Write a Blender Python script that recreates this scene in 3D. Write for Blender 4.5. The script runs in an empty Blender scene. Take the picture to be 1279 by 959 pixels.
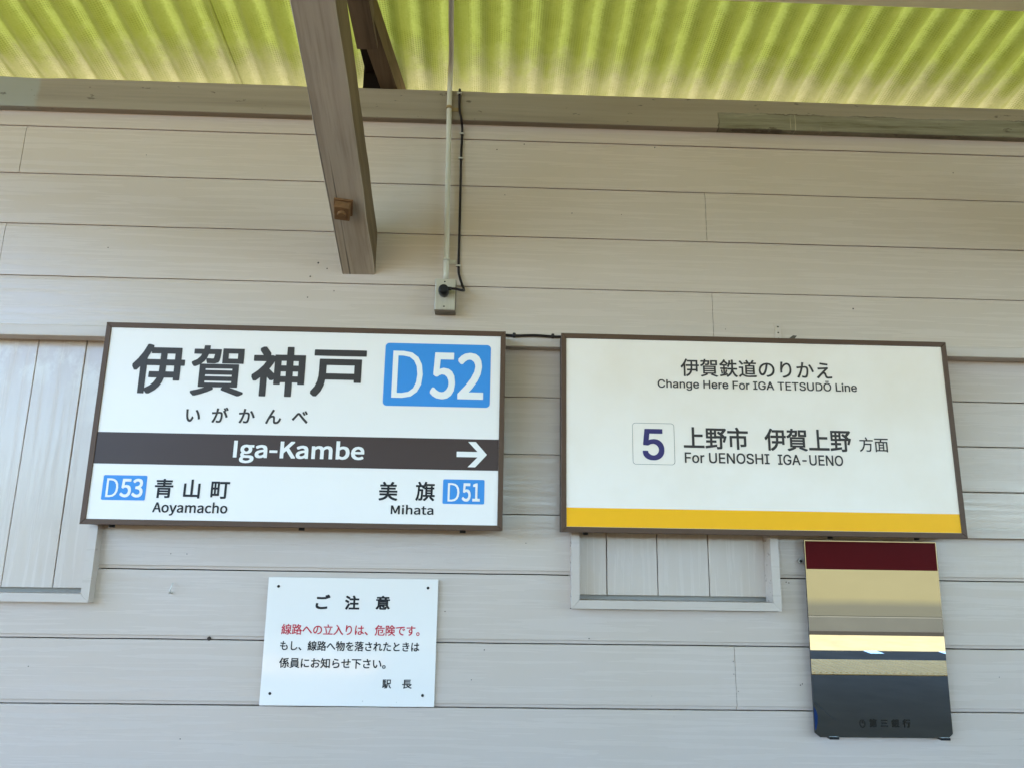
import bpy, bmesh, math, random
from mathutils import Vector, Matrix, noise
R = math.radians
SC = bpy.context.scene
COL = SC.collection
random.seed(11)

# ------------------------------------------------------------------ camera
cam = bpy.data.cameras.new('camera')
cam.sensor_width = 36.0
cam.lens = 961.0 / 1279.0 * 36.0
cam.clip_start = 0.05
cam.clip_end = 2000.0
camo = bpy.data.objects.new('camera', cam)
COL.objects.link(camo)
_r, _u, _f = (0.99936, -0.03256, 0.01502), (-0.02185, -0.22067, 0.9751), (0.02844, 0.9748, 0.22124)
camo.matrix_world = Matrix(((_r[0], _u[0], -_f[0], 0.0), (_r[1], _u[1], -_f[1], -2.0),
                            (_r[2], _u[2], -_f[2], 1.55), (0, 0, 0, 1)))
SC.camera = camo

# ------------------------------------------------------------------ sky, sun, exposure
SUN_EL, SUN_AZ = 56.0, -52.0          # azimuth clockwise from +Y: sun stands behind the wall, to the left
world = bpy.data.worlds.new('World')
SC.world = world
world.use_nodes = True
wn = world.node_tree
sky = wn.nodes.new('ShaderNodeTexSky')
sky.sky_type = 'NISHITA'
sky.sun_disc = False
sky.sun_elevation = R(SUN_EL)
sky.sun_rotation = R(SUN_AZ)
sky.air_density = 1.0
sky.dust_density = 0.1
sky.ozone_density = 6.0
bg = wn.nodes['Background']
bg.inputs['Strength'].default_value = 0.15
wn.links.new(sky.outputs[0], bg.inputs['Color'])
sun = bpy.data.lights.new('sun', 'SUN')
sun.energy = 4.0
sun.angle = R(0.5)
sun.color = (1.0, 0.95, 0.86)
suno = bpy.data.objects.new('sun', sun)
COL.objects.link(suno)
_sd = Vector((math.sin(R(SUN_AZ)) * math.cos(R(SUN_EL)), math.cos(R(SUN_AZ)) * math.cos(R(SUN_EL)), math.sin(R(SUN_EL))))
suno.rotation_euler = _sd.to_track_quat('Z', 'Y').to_euler()
vs = SC.view_settings
vs.view_transform = 'Standard'
vs.look = 'None'
vs.gamma = 1.0
vs.use_curve_mapping = False
vs.exposure = 3.4
SC.cycles.max_bounces = 10
SC.cycles.diffuse_bounces = 6
SC.cycles.transmission_bounces = 8

# ------------------------------------------------------------------ helpers
def lin(r, g, b):
    f = lambda c: (c / 255 / 12.92) if c / 255 <= 0.04045 else ((c / 255 + 0.055) / 1.055) ** 2.4
    return (f(r), f(g), f(b), 1.0)

def tag(o, label=None, cat=None, group=None, kind=None):
    for k, v in (('label', label), ('category', cat), ('group', group), ('kind', kind)):
        if v:
            o[k] = v
    return o

def empty(name, loc, label, cat, group=None):
    o = bpy.data.objects.new(name, None)
    o.empty_display_size = 0.05
    COL.objects.link(o)
    o.location = loc
    return tag(o, label, cat, group)

def build(name, bm, mats, parent=None, smooth=False):
    """bmesh in world coordinates -> one mesh object (kept in world place under its parent)"""
    me = bpy.data.meshes.new(name)
    bm.normal_update()
    bm.to_mesh(me)
    bm.free()
    if not isinstance(mats, (list, tuple)):
        mats = [mats]
    for m in mats:
        me.materials.append(m)
    if smooth:
        for p in me.polygons:
            p.use_smooth = True
    o = bpy.data.objects.new(name, me)
    COL.objects.link(o)
    if parent is not None:
        o.parent = parent
        off = Vector((0, 0, 0))
        q = parent
        while q is not None:
            off += q.location
            q = q.parent
        o.location = -off
    return o

def add_box(bm, x0, x1, y0, y1, z0, z1, bev=0.0, seg=2, mi=0):
    vs_ = [bm.verts.new(c) for c in ((x0, y0, z0), (x1, y0, z0), (x1, y1, z0), (x0, y1, z0),
                                     (x0, y0, z1), (x1, y0, z1), (x1, y1, z1), (x0, y1, z1))]
    fs = [bm.faces.new([vs_[i] for i in q]) for q in ((3, 2, 1, 0), (4, 5, 6, 7), (0, 1, 5, 4), (1, 2, 6, 5), (2, 3, 7, 6), (3, 0, 4, 7))]
    for f in fs:
        f.material_index = mi
    if bev > 0:
        es = {e for f in fs for e in f.edges}
        res = bmesh.ops.bevel(bm, geom=list(es), offset=bev, segments=seg, affect='EDGES', profile=0.6)
        for f in res['faces']:
            f.material_index = mi
    return fs

def add_tube(bm, pts, rad, n=12, mi=0, cap=True):
    pts = [Vector(p) for p in pts]
    rings = []
    ref = Vector((0.0, 1.0, 0.0))
    for i, p in enumerate(pts):
        a = pts[max(i - 1, 0)]
        b = pts[min(i + 1, len(pts) - 1)]
        d = (b - a).normalized()
        s = d.cross(ref)
        if s.length < 0.05:
            s = d.cross(Vector((1, 0, 0)))
        s.normalize()
        t = s.cross(d)
        r = rad[i] if isinstance(rad, (list, tuple)) else rad
        rings.append([bm.verts.new(p + r * (math.cos(k * 2 * math.pi / n) * s + math.sin(k * 2 * math.pi / n) * t)) for k in range(n)])
    for i in range(len(rings) - 1):
        for k in range(n):
            f = bm.faces.new((rings[i][k], rings[i][(k + 1) % n], rings[i + 1][(k + 1) % n], rings[i + 1][k]))
            f.material_index = mi
            f.smooth = True
    if cap:
        bm.faces.new(rings[0][::-1]).material_index = mi
        bm.faces.new(rings[-1]).material_index = mi

def spline(ctrl, k=8):
    """Catmull-Rom through the control points"""
    c = [Vector(p) for p in ctrl]
    c = [2 * c[0] - c[1]] + c + [2 * c[-1] - c[-2]]
    out = []
    for i in range(1, len(c) - 2):
        for j in range(k):
            t = j / k
            out.append(0.5 * ((2 * c[i]) + (c[i + 1] - c[i - 1]) * t + (2 * c[i - 1] - 5 * c[i] + 4 * c[i + 1] - c[i + 2]) * t * t
                              + (-c[i - 1] + 3 * c[i] - 3 * c[i + 1] + c[i + 2]) * t ** 3))
    out.append(c[-2])
    return out

def add_disc(bm, x, y, z, r, depth=0.002, n=12, mi=0):
    """small round head whose axis points at -Y"""
    a = [bm.verts.new((x + r * math.cos(k * 2 * math.pi / n), y, z + r * math.sin(k * 2 * math.pi / n))) for k in range(n)]
    b = [bm.verts.new((x + 0.8 * r * math.cos(k * 2 * math.pi / n), y - depth, z + 0.8 * r * math.sin(k * 2 * math.pi / n))) for k in range(n)]
    bm.faces.new(b).material_index = mi
    for k in range(n):
        bm.faces.new((a[k], a[(k + 1) % n], b[(k + 1) % n], b[k])).material_index = mi

def add_sheet(bm, outline, y, mi=0):
    """flat printed shape on a face that looks towards -Y; outline = (x, z) counter-clockwise from the front"""
    bm.faces.new([bm.verts.new((x, y, z)) for x, z in outline]).material_index = mi

def round_rect(x0, x1, z0, z1, r, n=6):
    out = []
    for cx, cz, a in ((x1 - r, z0 + r, -90), (x1 - r, z1 - r, 0), (x0 + r, z1 - r, 90), (x0 + r, z0 + r, 180)):
        for k in range(n + 1):
            t = R(a + 90 * k / n)
            out.append((cx + r * math.cos(t), cz + r * math.sin(t)))
    return out

# ------------------------------------------------------------------ materials
class NT:
    def __init__(self, name):
        self.m = bpy.data.materials.new(name)
        self.m.use_nodes = True
        self.t = self.m.node_tree
        self.b = self.t.nodes['Principled BSDF']
        self.out = self.t.nodes['Material Output']
        self.tc = self.t.nodes.new('ShaderNodeTexCoord').outputs['Object']
    def n(self, kind, **kw):
        nd = self.t.nodes.new(kind)
        for k, v in kw.items():
            if k in nd.inputs:
                nd.inputs[k].default_value = v
            else:
                setattr(nd, k, v)
        return nd
    def l(self, a, b):
        self.t.links.new(a, b)
    def mapped(self, scale, loc=(0, 0, 0)):
        mp = self.n('ShaderNodeMapping')
        mp.inputs['Scale'].default_value = scale
        mp.inputs['Location'].default_value = loc
        self.l(self.tc, mp.inputs['Vector'])
        return mp.outputs[0]
    def noise(self, scale, vec=None, detail=4.0, rough=0.55):
        nz = self.n('ShaderNodeTexNoise')
        nz.inputs['Scale'].default_value = scale
        nz.inputs['Detail'].default_value = detail
        nz.inputs['Roughness'].default_value = rough
        self.l(vec if vec is not None else self.tc, nz.inputs['Vector'])
        return nz.outputs['Fac']
    def ramp(self, fac, stops):
        rp = self.n('ShaderNodeValToRGB')
        els = rp.color_ramp.elements
        while len(els) < len(stops):
            els.new(0.5)
        for e, (p, c) in zip(els, stops):
            e.position = p
            e.color = c if len(c) == 4 else (*c, 1)
        self.l(fac, rp.inputs['Fac'])
        return rp.outputs['Color']
    def mix(self, fac, a, b, mode='MIX'):
        mx = self.n('ShaderNodeMix', data_type='RGBA', blend_type=mode)
        for sock, v in ((mx.inputs[0], fac), (mx.inputs[6], a), (mx.inputs[7], b)):
            if hasattr(v, 'links'):
                self.l(v, sock)
            else:
                sock.default_value = v
        return mx.outputs[2]
    def math(self, op, a, b=0.0, c=None):
        mt = self.n('ShaderNodeMath', operation=op)
        for i, v in enumerate((a, b, c)):
            if v is None:
                continue
            if hasattr(v, 'links'):
                self.l(v, mt.inputs[i])
            else:
                mt.inputs[i].default_value = v
        return mt.outputs[0]
    def bump(self, h, strength, dist=0.002):
        bp = self.n('ShaderNodeBump')
        bp.inputs['Strength'].default_value = strength
        bp.inputs['Distance'].default_value = dist
        self.l(h, bp.inputs['Height'])
        self.l(bp.outputs[0], self.b.inputs['Normal'])
    def set(self, color=None, rough=None, metal=None, spec=None):
        for nm, v in (('Base Color', color), ('Roughness', rough), ('Metallic', metal), ('Specular IOR Level', spec)):
            if v is None:
                continue
            if hasattr(v, 'links'):
                self.l(v, self.b.inputs[nm])
            else:
                self.b.inputs[nm].default_value = v
        return self.m

def W(v):
    return (v, v, v, 1)

def plain(name, col, rough=0.5, metal=0.0, spec=0.22, var=0.08, scale=30.0, bump=0.0):
    m = NT(name)
    nz = m.noise(scale)
    c = m.mix(nz, tuple(x * (1 - var) for x in col[:3]) + (1,), tuple(min(1, x * (1 + var)) for x in col[:3]) + (1,))
    if bump:
        m.bump(m.noise(scale * 6), bump, 0.001)
    return m.set(c, rough, metal, spec)

def painted_wood(name, along='X', base=(0.572, 0.478, 0.415), rough=0.22):
    m = NT(name)
    st = (0.55, 8.0, 16.0) if along == 'X' else (16.0, 8.0, 0.55)
    fine = (2.2, 40.0, 120.0) if along == 'X' else (120.0, 40.0, 2.2)
    g1 = m.noise(1.6, m.mapped(st), 5, 0.6)
    g2 = m.noise(1.0, m.mapped(fine), 5, 0.6)
    big = m.noise(1.7, None, 3)
    b = (*base, 1)
    c = m.mix(m.ramp(big, [(0.3, W(0)), (0.75, W(1))]), b, (base[0] * 0.94, base[1] * 0.93, base[2] * 0.88, 1))
    c = m.mix(m.ramp(g1, [(0.50, W(0)), (0.78, W(0.18))]), c, (min(1, base[0] * 1.12), min(1, base[1] * 1.12), min(1, base[2] * 1.13), 1))
    c = m.mix(m.ramp(g1, [(0.24, W(0.17)), (0.44, W(0))]), c, (base[0] * 0.86, base[1] * 0.85, base[2] * 0.82, 1))
    if along == 'Z':                                               # mottled sheen painted in as lighter patches, high up under the rail
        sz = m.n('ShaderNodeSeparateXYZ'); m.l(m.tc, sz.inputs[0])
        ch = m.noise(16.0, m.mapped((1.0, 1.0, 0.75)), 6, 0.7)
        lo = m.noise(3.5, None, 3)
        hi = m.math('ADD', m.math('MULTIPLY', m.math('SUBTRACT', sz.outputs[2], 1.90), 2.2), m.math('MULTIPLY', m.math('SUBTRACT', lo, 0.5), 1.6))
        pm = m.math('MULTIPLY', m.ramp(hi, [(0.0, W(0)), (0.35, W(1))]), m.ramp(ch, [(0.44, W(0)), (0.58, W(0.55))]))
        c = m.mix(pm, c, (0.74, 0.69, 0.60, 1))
    # small dark scuffs and grime specks
    sp = m.noise(42.0, m.mapped((1.0, 1.0, 1.6)), 2, 0.5)
    sp2 = m.noise(3.0, None, 2)
    spk = m.math('MULTIPLY', m.ramp(sp, [(0.755, W(0)), (0.80, W(0.8))]), m.ramp(sp2, [(0.45, W(0)), (0.6, W(0.7))]))
    c = m.mix(spk, c, (0.14, 0.12, 0.10, 1))
    h = m.math('ADD', m.math('MULTIPLY', g2, 0.5), m.math('MULTIPLY', g1, 1.0))
    m.bump(h, 0.13, 0.0024)
    rr = m.ramp(m.noise(5.0, m.mapped(st), 3), [(0.3, W(rough - 0.09)), (0.7, W(rough + 0.16))])
    return m.set(c, rr, 0, 0.5)

def raw_wood(name, base, dark, axis, rough=0.75, bump=0.35, pitch=0.0):
    """weathered timber, grain along the given axis"""
    m = NT(name)
    sc = {'X': (1.2, 26, 26), 'Y': (26, 1.2, 26), 'Z': (26, 26, 1.2)}[axis]
    sf = tuple(v * 4 for v in sc)
    rot = m.n('ShaderNodeVectorRotate', rotation_type='X_AXIS')
    rot.inputs['Angle'].default_value = R(pitch)
    m.l(m.tc, rot.inputs['Vector'])
    m.tc = rot.outputs[0]
    g = m.noise(1.0, m.mapped(sc), 6, 0.65)
    f = m.noise(1.0, m.mapped(sf), 4, 0.6)
    crack = m.noise(1.0, m.mapped(tuple(v * (0.5 if v < 5 else 2.2) for v in sc)), 3, 0.5)
    c = m.ramp(g, [(0.28, dark), (0.5, base), (0.75, tuple(min(1, v * 1.22) for v in base[:3]))])
    c = m.mix(m.ramp(f, [(0.30, W(0.55)), (0.48, W(0))]), c, dark)
    ck = m.ramp(crack, [(0.655, W(0)), (0.69, W(0.8))])
    c = m.mix(ck, c, tuple(v * 0.35 for v in dark[:3]) + (1,))
    blot = m.noise(7.0, m.mapped((1, 0.5, 1)), 4)
    c = m.mix(m.ramp(blot, [(0.45, W(0)), (0.75, W(0.35))]), c, tuple(min(1, v * 1.3) for v in base[:3]) + (1,))
    m.bump(m.math('SUBTRACT', m.math('ADD', g, m.math('MULTIPLY', f, 0.6)), ck), bump, 0.002)
    return m.set(c, rough, 0, 0.3)

M = {}
M['paint_h'] = painted_wood('painted_siding', 'X')
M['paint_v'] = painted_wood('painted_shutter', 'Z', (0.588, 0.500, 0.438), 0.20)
M['paint_trim'] = painted_wood('painted_trim', 'X', (0.56, 0.472, 0.412), 0.32)
M['nail'] = plain('old_nail', (0.05, 0.035, 0.028, 1), 0.7)
M['gap'] = plain('grey_brown_backing', (0.34, 0.31, 0.27, 1), 0.9, spec=0.2)  # darker grey-brown than the boards in front
M['void'] = plain('near_black_void', (0.012, 0.008, 0.006, 1), 0.95, spec=0.1)  # near black, shade of hollows put into the colour

# wall plate: brownish paint, flaked off to weathered greenish wood at the right end, grey patch at the left end
m = NT('wall_plate_paint')
g = m.noise(1.0, m.mapped((1.2, 26, 40)), 6, 0.62)
c = m.ramp(g, [(0.25, (0.21, 0.165, 0.115, 1)), (0.5, (0.29, 0.235, 0.17, 1)), (0.8, (0.35, 0.29, 0.215, 1))])
sx = m.n('ShaderNodeSeparateXYZ'); m.l(m.tc, sx.inputs[0])
wob = m.math('ADD', m.noise(9.0, m.mapped((0.8, 1, 3)), 4), m.math('MULTIPLY', m.noise(70.0, m.mapped((0.7, 1, 1.2)), 4, 0.7), 0.55))
edge = m.math('ADD', sx.outputs[2], m.math('MULTIPLY', wob, 0.020))
low = m.ramp(m.math('MULTIPLY', m.math('SUBTRACT', 2.834, edge), 260.0), [(0.0, W(0)), (1.0, W(1))])
rgt = m.ramp(m.math('MULTIPLY', m.math('SUBTRACT', m.math('ADD', sx.outputs[0], m.math('MULTIPLY', wob, 0.015)), 0.652), 200.0), [(0.0, W(0)), (1.0, W(1))])
notlip = m.ramp(m.math('MULTIPLY', m.math('SUBTRACT', edge, 2.776), 150.0), [(0.0, W(0)), (1.0, W(1))])
msk = m.math('MULTIPLY', m.math('MULTIPLY', low, rgt), notlip)
wg = m.noise(1.0, m.mapped((4, 30, 60)), 6, 0.7)
bare = m.ramp(wg, [(0.28, (0.07, 0.055, 0.03, 1)), (0.42, (0.19, 0.165, 0.105, 1)), (0.58, (0.24, 0.215, 0.15, 1)), (0.74, (0.40, 0.36, 0.25, 1))])
pk0 = m.noise(11.0, m.mapped((0.6, 1, 1)), 3)
drip = m.math('MULTIPLY', m.ramp(m.noise(1.0, m.mapped((130, 1, 7)), 2), [(0.62, W(0)), (0.68, W(0.8))]), m.ramp(m.noise(5.0, None, 2), [(0.5, W(0)), (0.6, W(1))]))
bare = m.mix(drip, bare, (0.46, 0.40, 0.28, 1))
c = m.mix(msk, c, bare)
rim = m.math('MULTIPLY', m.math('MULTIPLY', msk, m.math('SUBTRACT', 1.0, msk)), 3.6)
c = m.mix(m.math('MULTIPLY', m.math('MINIMUM', rim, 0.85), m.ramp(pk0, [(0.42, W(0)), (0.6, W(1))])), c, (0.07, 0.05, 0.03, 1))
lft = m.ramp(m.math('MULTIPLY', m.math('SUBTRACT', -1.262, m.math('ADD', sx.outputs[0], m.math('MULTIPLY', wob, 0.03))), 90.0), [(0.0, W(0)), (1.0, W(1))])
c = m.mix(m.math('MULTIPLY', lft, 0.9), c, (0.29, 0.28, 0.235, 1))
pk = m.noise(34.0, m.mapped((0.5, 1, 1.5)), 8, 0.65)
c = m.mix(m.ramp(pk, [(0.645, W(0)), (0.665, W(0.85))]), c, (0.09, 0.065, 0.04, 1))
m.bump(m.math('ADD', g, m.math('ADD', m.math('MULTIPLY', msk, -1.5), pk)), 0.4, 0.002)
M['plate'] = m.set(c, 0.6, 0, 0.4)

M['brace'] = raw_wood('weathered_grey_timber', (0.41, 0.34, 0.26, 1), (0.28, 0.22, 0.16, 1), 'Y', 0.7, pitch=25.2)
M['brace_side'] = raw_wood('brown_timber_side', (0.15, 0.10, 0.05, 1), (0.09, 0.06, 0.032, 1), 'Y', 0.75, pitch=25.2)
M['rafter'] = raw_wood('brown_rafter_timber', (0.15, 0.105, 0.065, 1), (0.075, 0.05, 0.03, 1), 'Y', 0.8, pitch=10.0)
M['purlin'] = plain('cream_painted_timber', (0.88, 0.82, 0.52, 1), 0.6, var=0.12, scale=14, bump=0.2)
M['nut'] = plain('rusty_iron', (0.20, 0.105, 0.045, 1), 0.75, 0.3, var=0.55, scale=60, bump=0.5)

# corrugated sheet: green fibre-reinforced plastic that lets light through
m = NT('green_fibre_sheet')
sx = m.n('ShaderNodeSeparateXYZ'); m.l(m.tc, sx.inputs[0])
mott = m.noise(26.0, m.mapped((1, 0.7, 1)), 5, 0.65)
gran = m.noise(170.0, m.mapped((1, 0.8, 1)), 3, 0.6)
big = m.noise(3.2, None, 3)
def wave(period, axis):
    return m.math('SINE', m.math('MULTIPLY', sx.outputs[axis], 2 * math.pi / period))
wv = m.math('MAXIMUM', wave(0.0066, 0), wave(0.0066, 1))            # woven glass mat
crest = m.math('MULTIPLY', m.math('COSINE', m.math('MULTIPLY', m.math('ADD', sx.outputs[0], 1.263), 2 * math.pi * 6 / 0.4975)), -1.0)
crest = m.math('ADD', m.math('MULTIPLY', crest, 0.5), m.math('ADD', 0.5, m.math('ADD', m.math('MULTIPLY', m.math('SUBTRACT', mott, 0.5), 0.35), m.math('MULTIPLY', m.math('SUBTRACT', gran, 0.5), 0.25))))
near_wall = m.math('ADD', m.math('MULTIPLY', m.math('ADD', sx.outputs[1], 0.085), 8.0), m.math('MULTIPLY', m.math('SUBTRACT', m.math('ADD', m.math('MULTIPLY', mott, 0.6), m.math('MULTIPLY', big, 0.4)), 0.5), 3.2))  # paler and greyer towards the wall, with a ragged edge
near_wall_m = m.ramp(near_wall, [(0.0, W(0)), (1.0, W(0.9))])
greener = m.mix(gran, (0.315, 0.365, 0.040, 1), (0.48, 0.515, 0.130, 1))
greyed = m.mix(gran, (0.27, 0.255, 0.105, 1), (0.42, 0.385, 0.18, 1))
c = m.mix(near_wall_m, greener, greyed)
grid = m.math('MULTIPLY', m.ramp(wv, [(0.0, W(1)), (0.75, W(0))]), m.ramp(m.noise(14.0, None, 3), [(0.42, W(0)), (0.60, W(0.62))]))
c = m.mix(grid, c, (0.15, 0.17, 0.01, 1))
# wave shading painted into the colour: troughs darker, crests lighter
trough_shade = m.ramp(crest, [(0.15, W(0.62)), (0.60, W(0.50)), (0.80, W(0.22)), (0.90, W(0))])
trough_shade = m.math('MULTIPLY', trough_shade, m.math('SUBTRACT', 1.0, m.math('MULTIPLY', near_wall_m, 0.35)))
c = m.mix(trough_shade, c, (0.135, 0.145, 0.008, 1))
dif = m.n('ShaderNodeBsdfDiffuse'); m.l(c, dif.inputs['Color'])
trl = m.n('ShaderNodeBsdfTranslucent'); m.l(c, trl.inputs['Color'])
gls = m.n('ShaderNodeBsdfGlossy'); gls.inputs['Roughness'].default_value = 0.35
mx = m.n('ShaderNodeMixShader'); mx.inputs[0].default_value = 0.07
m.l(dif.outputs[0], mx.inputs[1]); m.l(trl.outputs[0], mx.inputs[2])
mx2 = m.n('ShaderNodeMixShader'); mx2.inputs[0].default_value = 0.04
m.l(mx.outputs[0], mx2.inputs[1]); m.l(gls.outputs[0], mx2.inputs[2])
bp = m.n('ShaderNodeBump'); bp.inputs['Strength'].default_value = 0.25; bp.inputs['Distance'].default_value = 0.0015
m.l(m.math('ADD', gran, mott), bp.inputs['Height'])
m.l(bp.outputs[0], dif.inputs['Normal'])
m.l(mx2.outputs[0], m.out.inputs['Surface'])
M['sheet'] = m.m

M['frame'] = plain('brown_anodised_frame', (0.095, 0.052, 0.030, 1), 0.5, 0.0, 0.3, 0.12, 12)
M['frame_side'] = plain('dark_brown_box_side', (0.07, 0.048, 0.036, 1), 0.5, 0.1)
def panel(name, base, stain, amt):
    m = NT(name)
    cl = m.noise(5.0, None, 4)
    c = m.mix(m.ramp(cl, [(0.4, W(0)), (0.8, W(amt))]), base, stain)
    sp = m.noise(70.0, None, 1)
    c = m.mix(m.ramp(sp, [(0.80, W(0)), (0.83, W(amt * 1.4))]), c, (0.25, 0.22, 0.17, 1))
    return m.set(c, 0.24, 0, 0.28)
M['white_a'] = panel('white_acrylic', (0.88, 0.82, 0.775, 1), (0.84, 0.78, 0.73, 1), 0.35)
M['white_b'] = panel('aged_white_acrylic', (0.90, 0.80, 0.71, 1), (0.80, 0.67, 0.53, 1), 0.6)
M['white_c'] = panel('white_notice_plate', (0.87, 0.81, 0.745, 1), (0.82, 0.76, 0.70, 1), 0.3)
_b = M['white_c'].node_tree.nodes['Principled BSDF']
_b.inputs['Roughness'].default_value = 0.07
_b.inputs['Specular IOR Level'].default_value = 0.5
M['band'] = plain('brown_sign_band', (0.060, 0.037, 0.032, 1), 0.36, var=0.03)
M['ink'] = plain('dark_grey_letters', (0.048, 0.040, 0.037, 1), 0.4, var=0.03)
M['ink_black'] = plain('black_letters', (0.015, 0.015, 0.017, 1), 0.4, var=0.03)
M['ink_red'] = plain('red_letters', (0.55, 0.025, 0.05, 1), 0.4, var=0.08, scale=40)
M['ink_navy'] = plain('navy_numeral', (0.045, 0.035, 0.14, 1), 0.4, var=0.03)
M['blue'] = plain('sky_blue_print', (0.045, 0.27, 0.68, 1), 0.33, var=0.02)
M['white_ink'] = plain('white_letters', (0.87, 0.84, 0.81, 1), 0.33, var=0.02)
M['yellow'] = plain('yellow_print', (0.97, 0.475, 0.003, 1), 0.4, var=0.03)

m = NT('silvered_mirror')
sm = m.noise(7.0, m.mapped((1, 1, 2.2)), 4)
m.set(m.mix(m.ramp(sm, [(0.45, W(0)), (0.8, W(0.25))]), (0.86, 0.88, 0.84, 1), (0.78, 0.79, 0.74, 1)),
      m.ramp(sm, [(0.5, W(0.0)), (0.85, W(0.03))]), 1.0)
M['mirror'] = m.m
M['mirror_edge'] = plain('dark_mirror_edge', (0.03, 0.03, 0.035, 1), 0.3)
M['maroon'] = plain('maroon_band_print', (0.085, 0.004, 0.005, 1), 0.4, spec=0.05, var=0.08)
M['worn_ink'] = plain('worn_brown_letters', (0.010, 0.007, 0.003, 1), 0.5, var=0.3, scale=220)
M['desilver'] = plain('blue_black_silver_loss', (0.012, 0.03, 0.10, 1), 0.2)
M['black_plastic'] = plain('black_plastic', (0.012, 0.012, 0.013, 1), 0.38)
M['cable'] = plain('black_cable', (0.018, 0.012, 0.012, 1), 0.45)
M['conduit'] = plain('cream_painted_conduit', (0.56, 0.53, 0.45, 1), 0.38, var=0.1, scale=20)
M['rusty_paint'] = plain('rust_stained_paint', (0.34, 0.24, 0.12, 1), 0.55, var=0.35, scale=80)
m = NT('brushed_steel_plate')
m.set(m.mix(m.noise(1.0, m.mapped((300, 20, 8)), 3), (0.42, 0.38, 0.32, 1), (0.58, 0.54, 0.47, 1)), 0.38, 0.55)
M['steel'] = m.m
M['steel_side'] = plain('dull_box_steel', (0.20, 0.165, 0.125, 1), 0.5, 0.4, var=0.2)
M['dark_lug'] = plain('dark_iron_lug', (0.10, 0.085, 0.065, 1), 0.6, 0.2)
M['screw'] = plain('zinc_screw', (0.55, 0.53, 0.5, 1), 0.3, 0.9)
M['dark_screw'] = plain('dark_screw', (0.025, 0.022, 0.02, 1), 0.45, 0.4)
M['asphalt'] = plain('platform_asphalt', (0.052, 0.042, 0.032, 1), 0.95, spec=0.0, var=0.25, scale=3.0, bump=0.3)
M['ballast'] = plain('pale_gravel', (0.105, 0.088, 0.046, 1), 0.9, var=0.3, scale=2.0, bump=0.5)
M['soil'] = plain('dry_ground', (0.24, 0.20, 0.14, 1), 0.95, var=0.2, scale=0.5)
M['concrete'] = plain('pale_concrete', (0.092, 0.076, 0.036, 1), 0.85, var=0.12, scale=1.5, bump=0.2)
m = NT('pale_concrete_dark_foot')
sz = m.n('ShaderNodeSeparateXYZ'); m.l(m.tc, sz.inputs[0])
st = m.math('ADD', m.math('MULTIPLY', m.math('ADD', sz.outputs[2], 0.33), 5.0), m.math('MULTIPLY', m.math('SUBTRACT', m.noise(0.8, m.mapped((0.35, 1, 1)), 4), 0.5), 1.2))  # darker towards the foot, wavering edge
M['concrete'] = m.set(m.mix(m.ramp(st, [(0.0, W(0)), (1.0, W(1))]), (0.050, 0.045, 0.030, 1), m.mix(m.noise(1.2, m.mapped((0.3, 1, 0.6)), 4), (0.080, 0.066, 0.031, 1), (0.10, 0.083, 0.040, 1))), 0.9, 0, 0.1)
M['tactile'] = plain('worn_yellow_tactile_paving', (0.40, 0.22, 0.065, 1), 0.8, var=0.25, scale=6, bump=0.2)
M['road_white'] = plain('white_edge_paint', (0.75, 0.75, 0.72, 1), 0.6)

# ------------------------------------------------------------------ setting: ground, platform, trackbed
bm = bmesh.new()
add_box(bm, -600, 600, -600, 300, -1.25, -1.05)
tag(build('ground', bm, M['soil']), kind='structure')
bm = bmesh.new()
add_box(bm, -30, 30, -8.5, 0.6, -1.1, 0.0, 0.02)
tag(build('platform', bm, M['asphalt']), kind='structure')
bm = bmesh.new()
add_box(bm, -30, 30, -14.0, -8.55, -1.06, -0.98)
tag(build('trackbed', bm, plain('dark_old_gravel', (0.085, 0.068, 0.05, 1), 0.95, var=0.3, scale=2.0, bump=0.5)), kind='structure')
bm = bmesh.new()
add_box(bm, -30, 30, -17.4, -14.05, -1.06, -0.97, 0.02)
tag(build('gravel_path', bm, M['ballast']), kind='structure')
bm = bmesh.new()                                   # row of ribbed paving slabs along the platform edge
for i in range(-28, 60):
    x = i * 0.30
    add_box(bm, x + 0.004, x + 0.296, -7.75, -6.85, 0.0, 0.012, 0.003, 1)
    for k in range(4):
        a = x + 0.045 + k * 0.07
        v = [bm.verts.new(p) for p in ((a, -7.70, 0.012), (a + 0.03, -7.70, 0.012), (a + 0.03, -6.9, 0.012), (a, -6.9, 0.012),
                                       (a + 0.008, -7.70, 0.02), (a + 0.022, -7.70, 0.02), (a + 0.022, -6.9, 0.02), (a + 0.008, -6.9, 0.02))]
        for q in ((4, 5, 6, 7), (0, 1, 5, 4), (1, 2, 6, 5), (2, 3, 7, 6), (3, 0, 4, 7)):
            bm.faces.new([v[j] for j in q])
tag(build('tactile_paving', bm, M['tactile']), kind='structure')
bm = bmesh.new()
for i in range(-9, 20):
    x = i * 1.0 - 0.04
    bm.faces.new([bm.verts.new(p) for p in ((x, -8.44, 0.005), (x + 0.18, -8.44, 0.005), (x + 0.18, -8.24, 0.005), (x, -8.24, 0.005))])
tag(build('edge_marking', bm, M['road_white']), kind='structure')

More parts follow.
